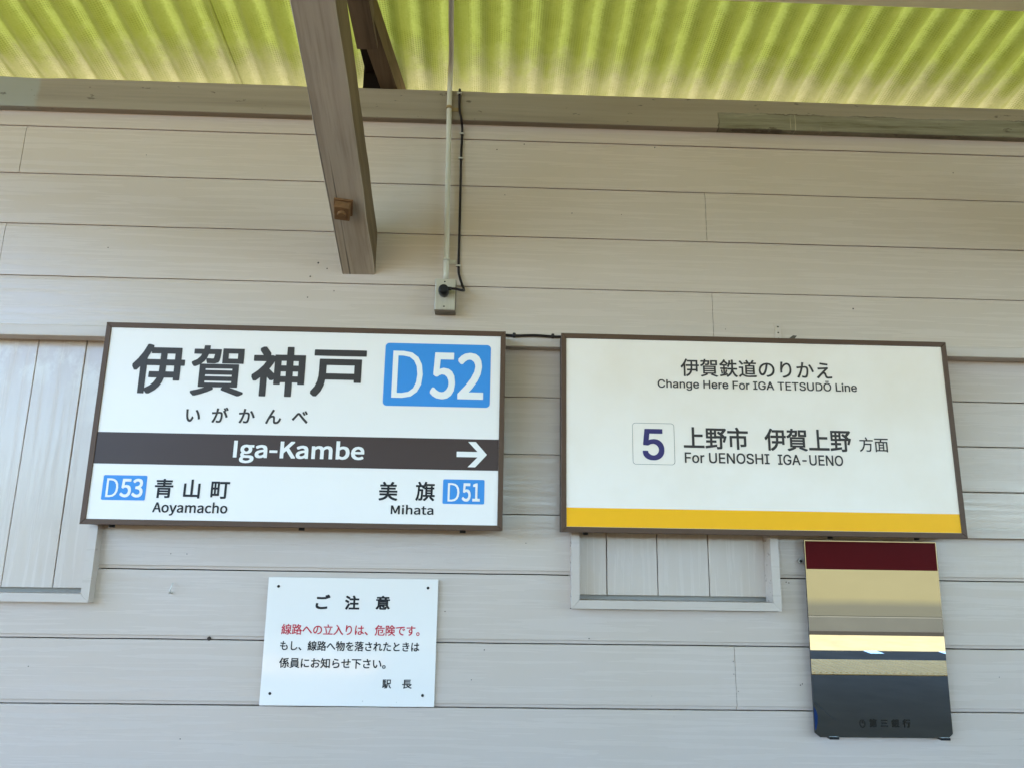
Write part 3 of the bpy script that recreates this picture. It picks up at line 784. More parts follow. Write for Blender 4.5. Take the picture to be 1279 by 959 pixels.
# ------------------------------------------------------------------ lettering
G = {
'、':'273 -56 341 2 117 224 52 167',
'。':'194 244 135 232 87 200 54 151 42 92 54 32 87 -16 135 -49 194 -61 254 -49 302 -16 335 32 347 92 335 151 302 200 254 232|194 -10 143 4 107 40 93 92 107 143 143 179 194 193 246 179 282 143 296 92 282 40 246 4',
'い':'223 698 126 700 133 611 144 344 175 180 225 70 287 10 357 -9 406 3 454 41 500 112 545 219 482 290 450 193 407 117 358 86 309 106 269 162 239 250 222 364 215 601|744 670 666 643 750 501 808 325 840 140 920 173 887 351 826 527',
'え':'312 789 299 716 696 662 707 736|727 503 679 557 631 546 266 520 181 522 188 434 269 444 577 468 166 56 116 11 192 -42 395 181 418 200 442 213 469 217 494 211 515 193 530 164 564 46 595 -5 645 -32 715 -39 903 -24 908 60 719 40 676 46 648 63 632 94 599 206 582 242 557 267 523 278 484 280 672 458',
'お':'721 688 685 628 761 584 843 530 909 478 950 542|325 279 328 102 324 75 312 58 292 53 246 65 203 96 183 138 202 186 252 236|121 619 123 543 251 538 325 541 324 410 324 353 241 310 171 256 123 196 105 134 127 71 180 18 248 -19 313 -32 360 -21 390 18 401 91 397 308 469 329 541 342 615 347 682 338 737 313 773 272 787 216 773 155 736 111 682 79 619 60 502 53 530 -28 654 -14 745 19 812 69 853 135 867 217 848 299 796 362 717 402 616 416 396 379 396 414 398 549 608 584 606 662 400 622 404 730 411 799 322 799 327 728 326 614 249 611',
'か':'782 674 709 641 780 533 844 400 887 279 965 316 916 432 849 566|78 561 86 474 176 486 303 500 256 342 184 161 92 1 174 -31 267 152 336 342 384 508 492 515 535 511 569 495 590 462 598 406 593 294 577 186 550 100 527 68 498 53 463 49 340 69 353 -14 471 -29 530 -22 579 4 617 55 651 159 669 288 675 416 662 499 627 551 576 578 513 585 400 578 426 721 438 780 345 790 319 572 167 561',
'が':'768 661 695 628 766 521 830 390 874 269 951 306 903 421 836 554|780 806 726 784 807 645 862 669|890 846 837 824 920 686 974 710|64 557 73 471 163 483 290 496 243 338 171 158 79 -2 160 -35 254 148 323 338 371 504 478 511 522 507 555 491 576 458 584 403 579 291 563 182 537 97 514 64 484 49 449 45 327 66 340 -18 458 -32 517 -25 566 0 604 51 637 155 656 284 662 412 649 496 614 548 562 575 499 582 387 575 413 717 424 777 332 786 306 568 154 557',
'き':'305 265 227 281 207 237 193 191 188 138 209 55 268 -3 364 -37 495 -48 729 -31 732 49 494 28 392 36 320 59 277 98 263 152 269 193 283 230|502 698 509 673 179 685 184 612 528 605 555 527 575 475 451 468 309 469 160 480 164 405 319 398 470 399 604 407 682 263 532 280 525 219 744 187 785 248 748 291 678 415 859 451 847 526 647 483 624 543 602 612 799 652 788 724 583 679 559 798 474 787',
'ご':'217 691 217 610 482 599 751 611 751 693 481 679|257 288 176 296 155 157 177 74 239 13 340 -24 476 -36 612 -31 729 -19 817 -1 816 85 725 64 607 51 474 46 369 55 295 82 252 122 237 175|779 803 725 780 807 640 861 665|889 843 836 820 919 682 974 706',
'さ':'312 312 234 330 209 273 192 218 186 164 208 74 270 10 367 -29 496 -42 754 -20 758 60 500 35 401 44 327 69 281 112 265 173 271 220 286 265|158 631 160 551 312 542 453 542 580 549 701 321 535 336 529 269 770 242 811 298 767 351 655 557 862 598 853 676 630 627 584 798 499 787 524 709 554 619 435 615 302 618',
'し':'340 779 239 780 247 678 237 172 255 68 304 -1 381 -39 480 -51 628 -30 746 24 835 95 898 170 841 238 780 162 704 96 606 49 483 31 417 39 365 64 331 110 319 180 331 678',
'す':'568 372 566 310 549 266 519 240 480 231 429 243 392 277 378 330 393 386 430 423 479 436 516 429 547 409|96 653 98 576 545 593 546 492 479 503 411 490 355 453 317 398 303 329 317 257 353 205 406 173 467 162 554 189 497 109 408 51 289 12 356 -54 501 12 593 99 641 198 655 301 651 349 641 392 623 429 621 594 635 594 928 589 929 663 636 664 621 664 622 729 627 792 536 792 542 729 544 663',
'せ':'45 500 54 418 155 432 262 444 263 195 273 95 307 29 384 -6 521 -17 811 -1 814 84 517 60 417 68 364 92 344 138 339 206 339 452 659 482 648 318 642 301 630 293 610 291 510 304 508 235 640 221 678 226 703 244 717 278 731 487 843 493 922 493 922 571 844 566 733 559 735 699 740 771 655 771 660 696 660 553 339 524 340 659 344 740 257 740 263 655 262 516 149 506',
'た':'537 482 537 408 723 418 891 406 893 482 720 491|558 239 483 246 468 128 484 63 531 17 607 -10 712 -19 905 -5 908 76 713 56 626 64 575 85 550 115 544 149|221 620 101 627 104 549 220 545 312 548 286 441 239 285 180 124 118 -6 206 -36 261 100 316 265 362 422 394 556 602 590 602 669 410 633 425 707 443 787 347 795 344 712 329 625',
'で':'79 658 88 571 558 630 490 576 430 499 387 403 371 292 387 191 433 109 500 46 582 2 673 -26 767 -37 796 46 673 62 562 107 482 186 451 309 467 402 512 495 584 574 680 626 876 642 876 722 606 704 168 663|732 519 681 497 763 356 814 380|841 561 792 538 876 398 928 423',
'と':'308 778 229 745 374 437 302 379 247 318 213 251 201 178 225 83 293 19 395 -17 525 -28 841 -3 841 86 748 68 635 56 521 52 417 61 343 88 299 131 284 187 302 260 353 326 433 389 737 555 814 597 770 668 699 621 442 481',
'に':'456 675 456 595 588 587 737 587 867 595 867 676 740 665 589 664|495 268 423 275 406 157 420 94 465 47 540 17 649 7 899 28 897 112 649 86 565 94 514 114 487 143 480 176|265 752 176 760 169 689 152 581 133 439 124 288 129 161 143 52 161 -33 233 -28 230 7 235 52 306 276 264 308 206 162 197 302 205 431 225 570 247 685',
'の':'476 642 420 372 369 236 318 160 269 136 234 147 201 180 176 236 166 318 187 423 249 522 347 600|559 644 672 613 756 549 808 460 826 353 804 238 747 150 666 90 572 56 486 43 533 -31 692 12 809 92 883 206 908 350 881 493 804 610 684 689 525 718 354 685 215 596 122 466 88 311 103 200 144 116 201 63 266 44 333 64 394 122 450 220 499 355',
'は':'255 764 167 771 161 700 143 587 124 435 115 279 120 153 134 46 153 -37 223 -32 221 3 225 48 296 269 255 301 198 154 188 293 197 427 216 575 238 696|676 185 677 150 672 105 654 71 620 49 568 41 504 50 462 77 446 120 463 163 507 191 574 201|749 770 659 770 663 709 663 585 569 583 399 591 399 516 567 509 663 511 673 254 580 263 493 251 428 219 388 171 374 112 388 52 428 7 493 -21 582 -31 666 -17 719 19 747 70 755 130 755 151 906 35 950 102 894 149 828 194 752 231 740 516 913 535 913 612 740 589 743 710',
'へ':'56 274 130 199 189 276 368 507 399 537 429 540 465 510 652 288 887 37 951 110 701 361 500 590 453 626 409 635 367 619 324 579 128 340',
'べ':'47 256 120 180 179 260 360 489 391 519 420 522 456 492 644 272 878 18 942 90 692 342 492 571 445 607 401 616 358 600 315 560 119 322|692 675 635 650 728 489 787 515|821 726 765 700 862 541 919 569',
'も':'98 405 94 328 303 292 295 177 314 73 366 4 444 -34 540 -46 675 -30 779 18 846 93 870 193 859 274 825 349 768 424 680 406 741 340 777 271 789 202 771 132 722 78 643 44 540 32 466 43 413 74 382 124 372 189 378 288 414 288 610 298 612 374 404 361 385 361 407 542 414 542 617 551 619 626 416 613 430 716 443 786 353 792 352 721 341 616 122 653 118 580 333 545 311 364',
'ら':'335 784 315 708 703 630 722 707|313 602 229 613 178 207 252 189 282 239 364 311 469 357 592 373 663 363 718 335 755 291 768 236 739 143 652 75 505 41 298 47 322 -35 490 -38 625 -19 727 21 797 78 839 150 852 234 834 316 782 382 701 427 597 443 480 430 372 390 271 321',
'り':'339 789 251 792 243 706 212 383 223 224 300 230 298 353 325 457 382 559 460 636 551 666 620 646 670 589 700 503 710 394 696 282 658 193 598 126 520 77 427 43 323 22 370 -50 487 -21 590 24 674 85 738 166 778 269 792 395 775 537 728 645 656 714 564 738 474 717 396 663 334 589 292 511',
'れ':'293 720 288 625 144 608 79 607 87 525 283 552 276 453 54 149 105 80 268 316 267 277 264 21 261 -38 348 -38 343 23 339 264 342 382 441 475 544 546 636 574 680 566 707 539 717 492 679 119 693 49 732 7 790 -7 856 3 918 31 974 76 961 162 910 116 859 89 810 79 781 87 763 110 758 140 795 514 786 569 760 611 717 638 656 648 549 620 440 555 348 479 353 537 398 607 369 642 363 640 383 791 289 794',
'を':'882 441 849 516 767 477 585 396 558 445 512 476 452 486 405 482 356 469 313 449 403 604 735 632 736 706 431 675 460 791 378 798 353 673 287 672 118 683 118 608 282 602 326 602 277 514 202 412 95 296 163 246 254 350 305 388 363 413 426 423 467 416 499 396 517 361 431 312 355 256 301 189 281 108 301 33 356 -14 438 -38 539 -45 813 -27 815 53 542 29 470 32 413 45 375 72 361 119 381 181 437 236 519 287 516 131 593 131 590 323 793 409',
'ん':'547 742 459 778 422 701 325 519 186 244 76 -8 162 -38 248 190 298 266 365 326 443 350 481 342 506 318 516 280 520 90 529 45 554 4 598 -25 665 -37 763 -17 840 39 901 125 947 236 881 290 854 207 811 128 753 69 678 46 638 53 610 76 597 117 593 302 576 368 535 409 476 423 427 417 376 397 327 361 515 693',
'三':'123 743 123 667 879 667 879 743|187 416 187 341 801 341 801 416|65 69 65 -7 934 -7 934 69',
'上':'427 825 427 43 51 43 51 -32 950 -32 950 43 506 43 506 441 881 441 881 516 506 516 506 825',
'下':'55 766 55 691 441 691 441 -79 520 -79 520 451 839 250 892 318 790 386 662 461 534 527 520 511 520 691 946 691 946 766',
'伊':'813 466 813 300 607 300 613 417 613 466|347 300 347 230 520 230 493 158 448 89 382 28 289 -25 339 -82 444 -17 519 59 567 142 596 230 813 230 813 177 886 177 886 466 959 466 959 537 886 537 886 771 361 771 361 701 539 701 539 537 292 537 292 466 539 466 539 417 533 300|813 537 613 537 613 701 813 701|277 837 207 689 118 553 20 441 62 367 173 499 173 -79 245 -79 245 609 347 815',
'係':'740 197 798 128 850 55 887 -10 950 25 912 89 858 160 799 228|419 217 380 146 329 75 273 14 328 -26 387 40 443 117 489 195|743 456 805 373 493 343 608 426 722 519 832 620 762 658 660 558 479 547 619 703 907 754 855 814 702 782 514 757 319 739 339 678 524 693 410 563 353 527 377 467 585 493 432 376 323 319 349 255 586 288 586 13 569 -2 475 -2 497 -74 627 -61 646 -46 656 -22 659 13 659 296 841 315 887 229 952 260 915 330 862 408 805 483|253 834 193 683 116 545 29 430 71 356 164 482 164 -78 237 -78 237 611 322 814',
'入':'295 755 356 706 409 651 456 591 395 393 308 226 192 90 41 -13 110 -73 249 28 361 155 450 309 517 491 595 336 677 183 782 43 927 -70 964 15 771 192 648 406 527 625 341 819',
'危':'328 708 582 708 520 602 248 602|313 842 251 730 158 615 36 510 92 456 168 519 168 407 164 301 146 185 105 71 32 -34 90 -84 168 30 214 158 236 288 242 406 242 533 941 533 941 602 605 602 688 741 634 777 621 773 368 773 397 828|347 437 347 51 355 -10 382 -47 434 -66 514 -71 801 -71 873 -62 919 -32 945 26 958 118 887 147 880 71 867 25 841 4 798 -2 515 -2 455 2 427 18 420 52 420 371 731 371 702 208 668 199 559 204 579 138 702 137 763 162 782 201 796 279 806 407 807 437',
'員':'265 740 740 740 740 637 265 637|190 801 190 575 819 575 819 801|221 339 781 339 781 268 221 268|221 215 781 215 781 143 221 143|221 462 781 462 781 392 221 392|582 36 898 -82 962 -28 646 85|147 518 147 87 334 87 252 45 147 6 39 -26 94 -81 204 -48 313 -5 407 43 340 87 858 87 858 518',
'山':'108 632 108 -2 816 -2 816 -76 893 -76 893 633 816 633 816 74 538 74 538 829 460 829 460 74 185 74 185 632',
'市':'413 825 480 693 51 693 51 620 458 620 458 484 148 484 148 36 223 36 223 411 458 411 458 -78 535 -78 535 411 785 411 785 132 762 112 616 114 642 40 819 53 845 69 858 94 862 131 862 484 535 484 535 620 951 620 951 693 550 693 565 698 486 848',
'意':'298 149 298 20 304 -25 324 -53 363 -67 426 -71 615 -71 666 -65 699 -44 718 -1 728 68 662 93 656 27 641 -2 609 -8 432 -8 393 -6 375 2 371 20 371 149|741 140 869 -37 932 -6 800 167|181 157 150 96 109 35 61 -17 123 -54 171 1 211 66 244 129|261 323 742 323 742 253 261 253|261 441 742 441 742 373 261 373|190 493 190 201 443 201 408 168 564 56 611 103 469 201 817 201 817 493|338 705 661 705 615 605 382 605|443 832 477 766 118 766 118 705 328 705 269 691 305 605 73 605 73 544 933 544 933 605 692 605 739 692 681 705 881 705 881 766 561 766 515 849',
'戸':'68 780 68 708 935 708 935 780|166 599 166 372 162 272 144 167 104 62 34 -32 92 -84 168 16 213 129 235 246 783 246 783 191 858 191 858 599|783 316 241 316 242 371 242 529 783 529',
'方':'440 818 508 667 68 667 68 594 341 594 333 477 317 360 286 247 234 143 157 51 46 -23 101 -82 223 4 309 110 365 231 398 361 756 361 738 176 717 64 691 12 643 0 474 7 501 -66 669 -69 703 -64 731 -54 756 -34 789 32 814 168 835 398 838 434 410 434 423 594 936 594 936 667 514 667 585 698 512 846',
'旗':'148 820 220 677 287 702 211 840|567 107 525 53 472 3 414 -39 468 -84 528 -35 586 23 634 85|720 72 880 -83 935 -41 772 109|496 843 468 758 429 680 383 612 383 675 41 675 41 608 142 608 137 423 122 247 90 91 34 -34 88 -81 148 53 184 216 202 400 308 400 300 185 289 63 275 11 249 -2 175 1 193 -66 280 -66 334 -34 354 30 367 177 376 435 377 469 338 469 205 470 209 608 379 608 350 576 404 530 501 670 943 670 943 734 530 734 563 828|783 627 783 562 583 562 583 627 516 627 516 562 453 562 453 499 516 499 516 186 407 186 407 123 954 123 954 186 850 186 850 499 927 499 927 562 850 562 850 627|583 499 783 499 783 433 583 433|583 381 783 381 783 311 583 311|583 259 783 259 783 186 583 186',
'注':'94 774 284 662 327 724 136 828|42 497 227 388 269 451 83 553|71 -18 134 -69 316 255 262 305|548 819 631 653 704 682 616 844|334 649 334 578 597 578 597 352 372 352 372 281 597 281 597 23 302 23 302 -49 962 -49 962 23 675 23 675 281 902 281 902 352 675 352 675 578 938 578 938 649',
'物':'534 840 492 693 433 561 357 454 415 411 530 602 616 602 557 442 474 298 375 189 434 145 537 268 621 428 681 602 763 602 713 415 643 241 551 93 438 -18 501 -63 615 59 708 220 780 405 829 602 876 602 855 281 831 97 802 18 764 2 660 7 681 -68 795 -68 822 -62 844 -49 865 -28 900 64 926 271 949 634 951 672 558 672 603 827|98 782 83 659 61 545 29 448 86 414 130 563 222 563 222 337 35 285 55 213 222 265 222 -80 292 -80 292 287 418 327 408 393 292 358 292 563 395 563 395 635 292 635 292 839 222 839 222 635 144 635 163 772',
'町':'69 753 69 -4 134 -4 134 73 457 73 457 753|134 686 231 686 231 452 134 452|134 140 134 386 231 386 231 140|390 386 390 140 290 140 290 386|390 452 290 452 290 686 390 686|504 741 504 667 743 667 743 24 740 9 732 1 716 -2 551 0 578 -74 771 -62 799 -45 814 -18 818 23 818 667 961 667 961 741',
'知':'547 753 547 -51 620 -51 620 28 832 28 832 -40 908 -40 908 753|620 99 620 682 832 682 832 99|157 841 128 721 86 612 33 522 94 478 175 636 252 636 252 472 252 436 45 436 45 364 247 364 230 263 193 162 130 66 34 -21 86 -77 184 12 251 113 294 220 461 14 512 78 312 296 322 364 515 364 515 436 326 436 327 471 327 636 486 636 486 706 199 706 230 826',
'神':'156 806 246 673 307 713 214 839|497 408 637 408 637 266 497 266|497 475 497 614 637 614 637 475|853 408 853 266 710 266 710 408|853 475 710 475 710 614 853 614|637 840 637 682 428 682 428 151 497 151 497 198 637 198 637 -79 710 -79 710 198 853 198 853 158 925 158 925 682 710 682 710 840|52 668 52 599 306 599 231 477 135 370 32 288 65 215 190 325 190 -79 259 -79 259 354 362 227 407 289 274 425 321 493 362 566 395 642 357 671 344 668',
'立':'97 651 97 576 906 576 906 651|236 505 331 81 410 101 310 522|428 826 477 663 554 686 501 846|691 522 650 361 597 189 541 38 54 38 54 -37 947 -37 947 38 622 38 776 507',
'第':'168 401 131 180 398 180 302 98 189 28 70 -22 119 -81 240 -22 357 57 457 151 457 -80 531 -80 531 180 821 180 811 105 799 59 786 36 750 28 636 33 657 -36 783 -37 847 -12 869 27 886 99 900 214 902 244 531 244 531 337 868 337 868 558 131 558 131 494 457 494 457 401|231 337 457 337 457 244 217 244|531 494 795 494 795 401 531 401|212 845 169 752 113 667 46 598 109 561 216 696 271 696 321 575 387 599 346 696 507 696 507 754 249 754 281 828|598 845 565 755 520 674 464 607 530 568 617 696 685 696 763 574 828 602 767 696 947 696 947 754 644 754 670 828',
'線':'523 530 837 530 837 441 523 441|523 674 837 674 837 587 523 587|182 189 204 -27 263 -16 238 198|84 197 35 -40 94 -62 145 186|275 208 322 43 377 61 327 223|885 345 772 230 724 347 724 381 909 381 909 734 682 734 724 823 641 841 607 734 453 734 453 381 653 381 653 3 636 -12 534 -12 556 -81 690 -69 711 -54 721 -30 724 3 724 192 777 100 841 23 915 -36 964 23 903 63 848 116 800 180 941 300|416 298 416 235 547 235 500 144 436 71 362 20 405 -32 478 20 542 90 594 179 631 285 587 300 575 298|66 240 314 287 325 229 386 247 329 460 271 446 301 346 157 327 237 427 312 537 380 652 315 690 240 556 137 547 287 813 217 842 171 735 123 644 89 590 35 535 59 466 198 490 115 378 41 311',
'美':'695 844 608 700 343 700 380 717 292 844 226 816 304 700 98 700 98 633 460 633 460 551 147 551 147 486 460 486 460 401 56 401 56 334 452 334 438 257 82 257 82 189 416 189 370 120 297 64 190 21 41 -10 79 -77 246 -37 366 19 446 91 496 182 566 85 658 10 774 -43 913 -77 960 -8 831 16 723 57 637 114 572 189 937 189 937 257 518 257 530 334 950 334 950 401 536 401 536 486 858 486 858 551 536 551 536 633 903 633 903 700 691 700 773 820',
'落':'62 -18 116 -76 307 180 261 233|109 579 278 473 323 530 152 630|41 385 212 282 257 339 85 437|520 651 465 571 389 488 294 412 347 366 458 463 584 362 491 317 394 281 298 255 336 193 403 213 403 -80 474 -80 474 -37 791 -37 791 -80 865 -80 865 219 422 219 648 322 739 273 834 232 927 201 974 263 711 363 781 419 842 481 891 550 844 579 831 576 553 576 594 636|474 23 474 159 791 159 791 23|784 517 647 399 502 511 507 517|61 770 61 703 288 703 288 618 361 618 361 703 633 703 633 618 706 618 706 703 941 703 941 770 706 770 706 840 633 840 633 770 361 770 361 840 288 840 288 770',
'行':'435 780 435 708 927 708 927 780|267 841 203 764 121 688 35 622 79 562 172 636 262 722 339 811|391 504 391 432 728 432 728 17 725 4 717 -2 702 -5 545 -3 570 -77 759 -66 785 -49 800 -23 804 16 804 432 955 432 955 504|307 626 226 513 129 408 25 322 78 259 192 364 192 -83 266 -83 266 446 378 600',
'賀':'637 727 836 727 836 592 637 592|568 786 568 532 909 532 909 786|254 318 758 318 758 249 254 249|254 201 758 201 758 131 254 131|254 434 758 434 758 367 254 367|181 485 181 81 833 81 833 485|584 29 869 -81 947 -41 642 68|348 70 262 32 159 -1 53 -27 109 -83 215 -50 323 -8 417 39|234 840 227 770 62 770 62 708 214 708 180 631 122 570 33 524 75 469 159 512 219 566 260 631 286 708 434 708 413 594 383 586 283 591 301 530 413 529 470 551 485 583 496 644 504 742 505 770 298 770 305 840',
'路':'156 732 345 732 345 556 156 556|38 42 51 -31 438 64 431 131 299 100 299 279 405 279 441 229 501 258 501 -78 571 -78 571 -41 823 -41 823 -75 894 -75 894 256 926 241 973 304 887 344 810 394 743 452 802 532 852 621 891 720 844 741 830 738 636 738 668 823 597 841 550 724 488 618 414 532 414 798 89 798 89 490 231 490 231 84 153 66 153 396 89 396 89 52|571 25 571 218 823 218 823 25|797 672 695 504 596 655 605 672|546 283 697 402 845 283|650 454 579 391 503 339 424 298 424 346 299 346 299 490 414 490 414 522 467 477 558 592',
'道':'64 765 207 596 269 638 122 801|455 368 790 368 790 284 455 284|455 231 790 231 790 147 455 147|455 504 790 504 790 421 455 421|384 561 384 89 863 89 863 561 624 561 659 645 947 645 947 708 760 708 833 818 759 840 684 708 497 708 549 732 476 844 414 817 481 708 311 708 311 645 576 645 553 561|262 483 51 483 51 413 190 413 190 102 143 78 93 40 42 -7 89 -68 139 -11 187 31 227 47 324 -7 399 -37 489 -53 597 -57 941 -46 962 27 599 10 497 13 411 25 340 52 262 100',
'野':'135 560 256 560 256 449 135 449|320 560 440 560 440 449 320 449|135 728 256 728 256 619 135 619|320 728 440 728 440 619 320 619|38 32 48 -42 531 30 530 96 324 68 324 206 505 206 505 274 324 274 324 387 505 387 505 790 72 790 72 387 252 387 252 274 71 274 71 206 252 206 252 59|577 613 787 467 526 467 526 395 687 395 687 13 667 -6 540 -4 564 -79 722 -66 746 -50 759 -25 762 11 762 395 879 395 823 235 885 218 970 456 919 470 906 467 847 467 867 489 778 563 843 622 903 690 954 759 904 792 889 788 538 788 538 720 835 720 726 600 625 659',
'鉄':'107 280 144 93 195 108 155 293|371 305 326 121 371 105 427 287|265 846 203 750 125 665 41 597 73 521 139 579 139 521 238 521 238 411 75 411 75 346 238 346 238 59 58 23 74 -45 448 42 444 102 299 71 299 346 437 346 437 411 299 411 299 521 403 521 403 586 147 586 265 726 429 586 463 648 299 780 321 819|663 835 663 660 580 660 603 788 532 799 513 683 484 575 443 486 506 448 563 591 663 591 663 490 661 396 465 396 465 324 653 324 629 228 583 136 508 51 396 -22 447 -79 568 7 650 104 700 210 751 90 821 -7 914 -77 966 -14 884 40 819 117 771 213 738 324 947 324 947 396 734 396 737 489 737 591 924 591 924 660 737 660 737 835',
'銀':'85 279 126 91 182 106 138 293|354 307 305 123 351 108 413 289|838 546 838 422 557 422 557 546|838 609 557 609 557 729 838 729|471 -82 731 9 724 75 557 28 557 356 640 356 684 221 744 102 820 4 914 -69 966 -4 901 37 843 92 793 159 952 271 902 324 762 214 706 356 911 356 911 795 484 795 484 44 477 13 461 -7 443 -17|250 838 190 749 114 668 32 602 68 533 113 569 113 520 213 520 213 411 60 411 60 344 213 344 213 57 48 24 68 -48 431 38 425 103 280 71 280 344 420 344 420 411 280 411 280 520 384 520 384 585 131 585 256 726 407 586 453 639 292 780 313 816',
'長':'229 800 229 358 53 358 53 290 216 290 216 65 208 30 188 7 167 -7 201 -81 205 -78 558 20 562 86 290 22 290 290 451 290 529 160 634 56 765 -21 924 -73 971 -6 864 21 769 59 686 108 903 241 842 282 636 149 528 290 948 290 948 358 306 358 306 444 819 444 819 505 306 505 306 589 819 589 819 650 306 650 306 736 850 736 850 800',
'険':'81 797 81 -80 148 -80 148 729 287 729 199 486 259 415 290 351 299 294 297 265 290 243 277 227 242 217 178 219 196 152 271 153 325 171 349 198 363 237 367 286 359 350 328 419 268 495 376 770 326 800 315 797|401 449 401 192 605 192 576 130 524 71 443 18 326 -28 367 -85 483 -38 568 18 627 80 663 147 732 41 819 -33 928 -85 973 -21 891 11 821 54 762 112 714 192 915 192 915 449 688 449 688 536 856 536 856 593 939 546 978 610 871 667 769 746 685 839 616 839 545 749 447 665 335 599 372 538 461 591 461 536 619 536 619 449|653 774 707 713 773 654 846 600 474 600 544 656 605 715|468 388 619 388 619 302 617 254 468 254|688 388 846 388 846 254 686 254 688 300',
'青':'733 336 733 265 274 265 274 336|200 394 200 -82 274 -82 274 84 733 84 733 3 711 -17 574 -16 599 -78 767 -68 791 -55 804 -32 808 2 808 394|274 211 733 211 733 138 274 138|460 840 460 773 124 773 124 714 460 714 460 647 158 647 158 589 460 589 460 517 59 517 59 457 941 457 941 517 536 517 536 589 845 589 845 647 536 647 536 714 887 714 887 773 536 773 536 840',
'面':'389 334 601 334 601 221 389 221|389 395 389 506 601 506 601 395|389 160 601 160 601 43 389 43|58 774 58 702 444 702 416 576 104 576 104 -80 176 -80 176 -27 820 -27 820 -80 896 -80 896 576 493 576 532 702 945 702 945 774|176 43 176 506 320 506 320 43|820 43 670 43 670 506 820 506',
'駅':'226 216 265 54 306 64 264 224|152 206 166 21 207 28 191 211|81 226 74 139 58 59 29 -3 71 -28 102 40 119 125 127 218|536 799 536 419 533 304 520 182 489 64 433 -43 494 -82 550 25 584 145 601 270 606 389 697 389 728 238 773 106 835 -2 919 -84 970 -23 894 47 836 141 794 257 765 389 926 389 926 799|606 730 857 730 857 459 606 459|249 587 249 496 152 496 152 587|87 799 87 283 400 283 390 128 333 246 298 233 355 102 388 116 361 -10 332 -22 252 -17 269 -79 361 -79 416 -52 437 1 453 116 465 314 467 344 312 344 312 437 438 437 438 496 312 496 312 587 438 587 438 647 312 647 312 736 458 736 458 799|249 647 152 647 152 736 249 736|249 437 249 344 152 344 152 437',
'L:Iga-Kambe':'101 0 193 0 193 733 101 733|568 -250 682 -235 768 -194 824 -134 843 -62 831 -4 795 36 736 59 654 67 547 67 490 75 460 96 452 126 457 152 469 173 487 191 567 172 645 185 708 223 751 283 766 361 760 405 745 443 722 473 833 473 833 543 644 543 567 557 489 543 425 505 380 444 364 363 374 302 401 253 435 217 435 213 407 188 384 154 375 112 381 74 399 44 424 23 424 18 381 -17 353 -59 344 -105 360 -167 407 -212 477 -240|567 234 510 250 468 294 452 363 468 431 509 475 567 490 626 475 667 431 683 363 667 294 625 250|581 -187 496 -175 443 -142 424 -92 430 -61 447 -29 479 0 549 -8 643 -8 704 -15 740 -36 753 -77 732 -130 672 -171|1074 -13 1139 -2 1199 26 1254 65 1257 65 1265 0 1340 0 1340 334 1329 426 1296 496 1237 541 1152 557 1069 546 996 519 939 486 974 423 1021 451 1076 472 1137 481 1192 469 1226 439 1244 395 1249 344 1100 318 996 277 936 219 916 141 928 76 961 27 1011 -3|1100 61 1051 70 1017 97 1004 147 1017 195 1058 233 1134 263 1249 283 1249 132 1198 93 1150 69|1466 245 1722 245 1722 315 1466 315|1868 0 1960 0 1960 232 2086 382 2306 0 2409 0 2144 455 2374 733 2269 733 1962 365 1960 365 1960 733 1868 733|2630 -13 2695 -2 2755 26 2810 65 2813 65 2821 0 2896 0 2896 334 2885 426 2852 496 2793 541 2708 557 2625 546 2552 519 2495 486 2530 423 2577 451 2632 472 2693 481 2748 469 2782 439 2800 395 2805 344 2656 318 2552 277 2492 219 2472 141 2484 76 2517 27 2567 -3|2656 61 2607 70 2573 97 2560 147 2573 195 2614 233 2690 263 2805 283 2805 132 2754 93 2706 69|3068 0 3160 0 3160 394 3208 440 3253 468 3296 477 3341 469 3372 443 3391 398 3397 332 3397 0 3488 0 3488 394 3537 440 3582 468 3625 477 3670 469 3701 443 3720 398 3726 332 3726 0 3817 0 3817 344 3807 435 3777 502 3725 543 3653 557 3589 544 3530 507 3473 453 3443 508 3394 544 3323 557 3261 544 3205 511 3154 464 3152 464 3143 543 3068 543|4233 -13 4322 7 4397 64 4450 156 4469 280 4455 394 4413 482 4346 537 4253 557 4193 547 4135 519 4082 481 4086 578 4086 796 3994 796 3994 0 4067 0 4075 56 4079 56 4129 19 4181 -5|4218 64 4178 69 4133 87 4086 120 4086 406 4136 447 4184 471 4230 480 4296 466 4341 425 4366 361 4374 279 4362 189 4330 121 4280 79|4832 -13 4900 -6 4959 14 5010 42 4978 103 4936 80 4892 65 4842 60 4771 73 4716 112 4678 171 4662 250 5028 250 5032 302 5018 407 4976 488 4908 539 4815 557 4725 537 4647 480 4593 390 4572 271 4592 151 4648 62 4730 6|4661 315 4679 387 4714 440 4762 473 4817 484 4874 473 4916 441 4943 388 4952 315',
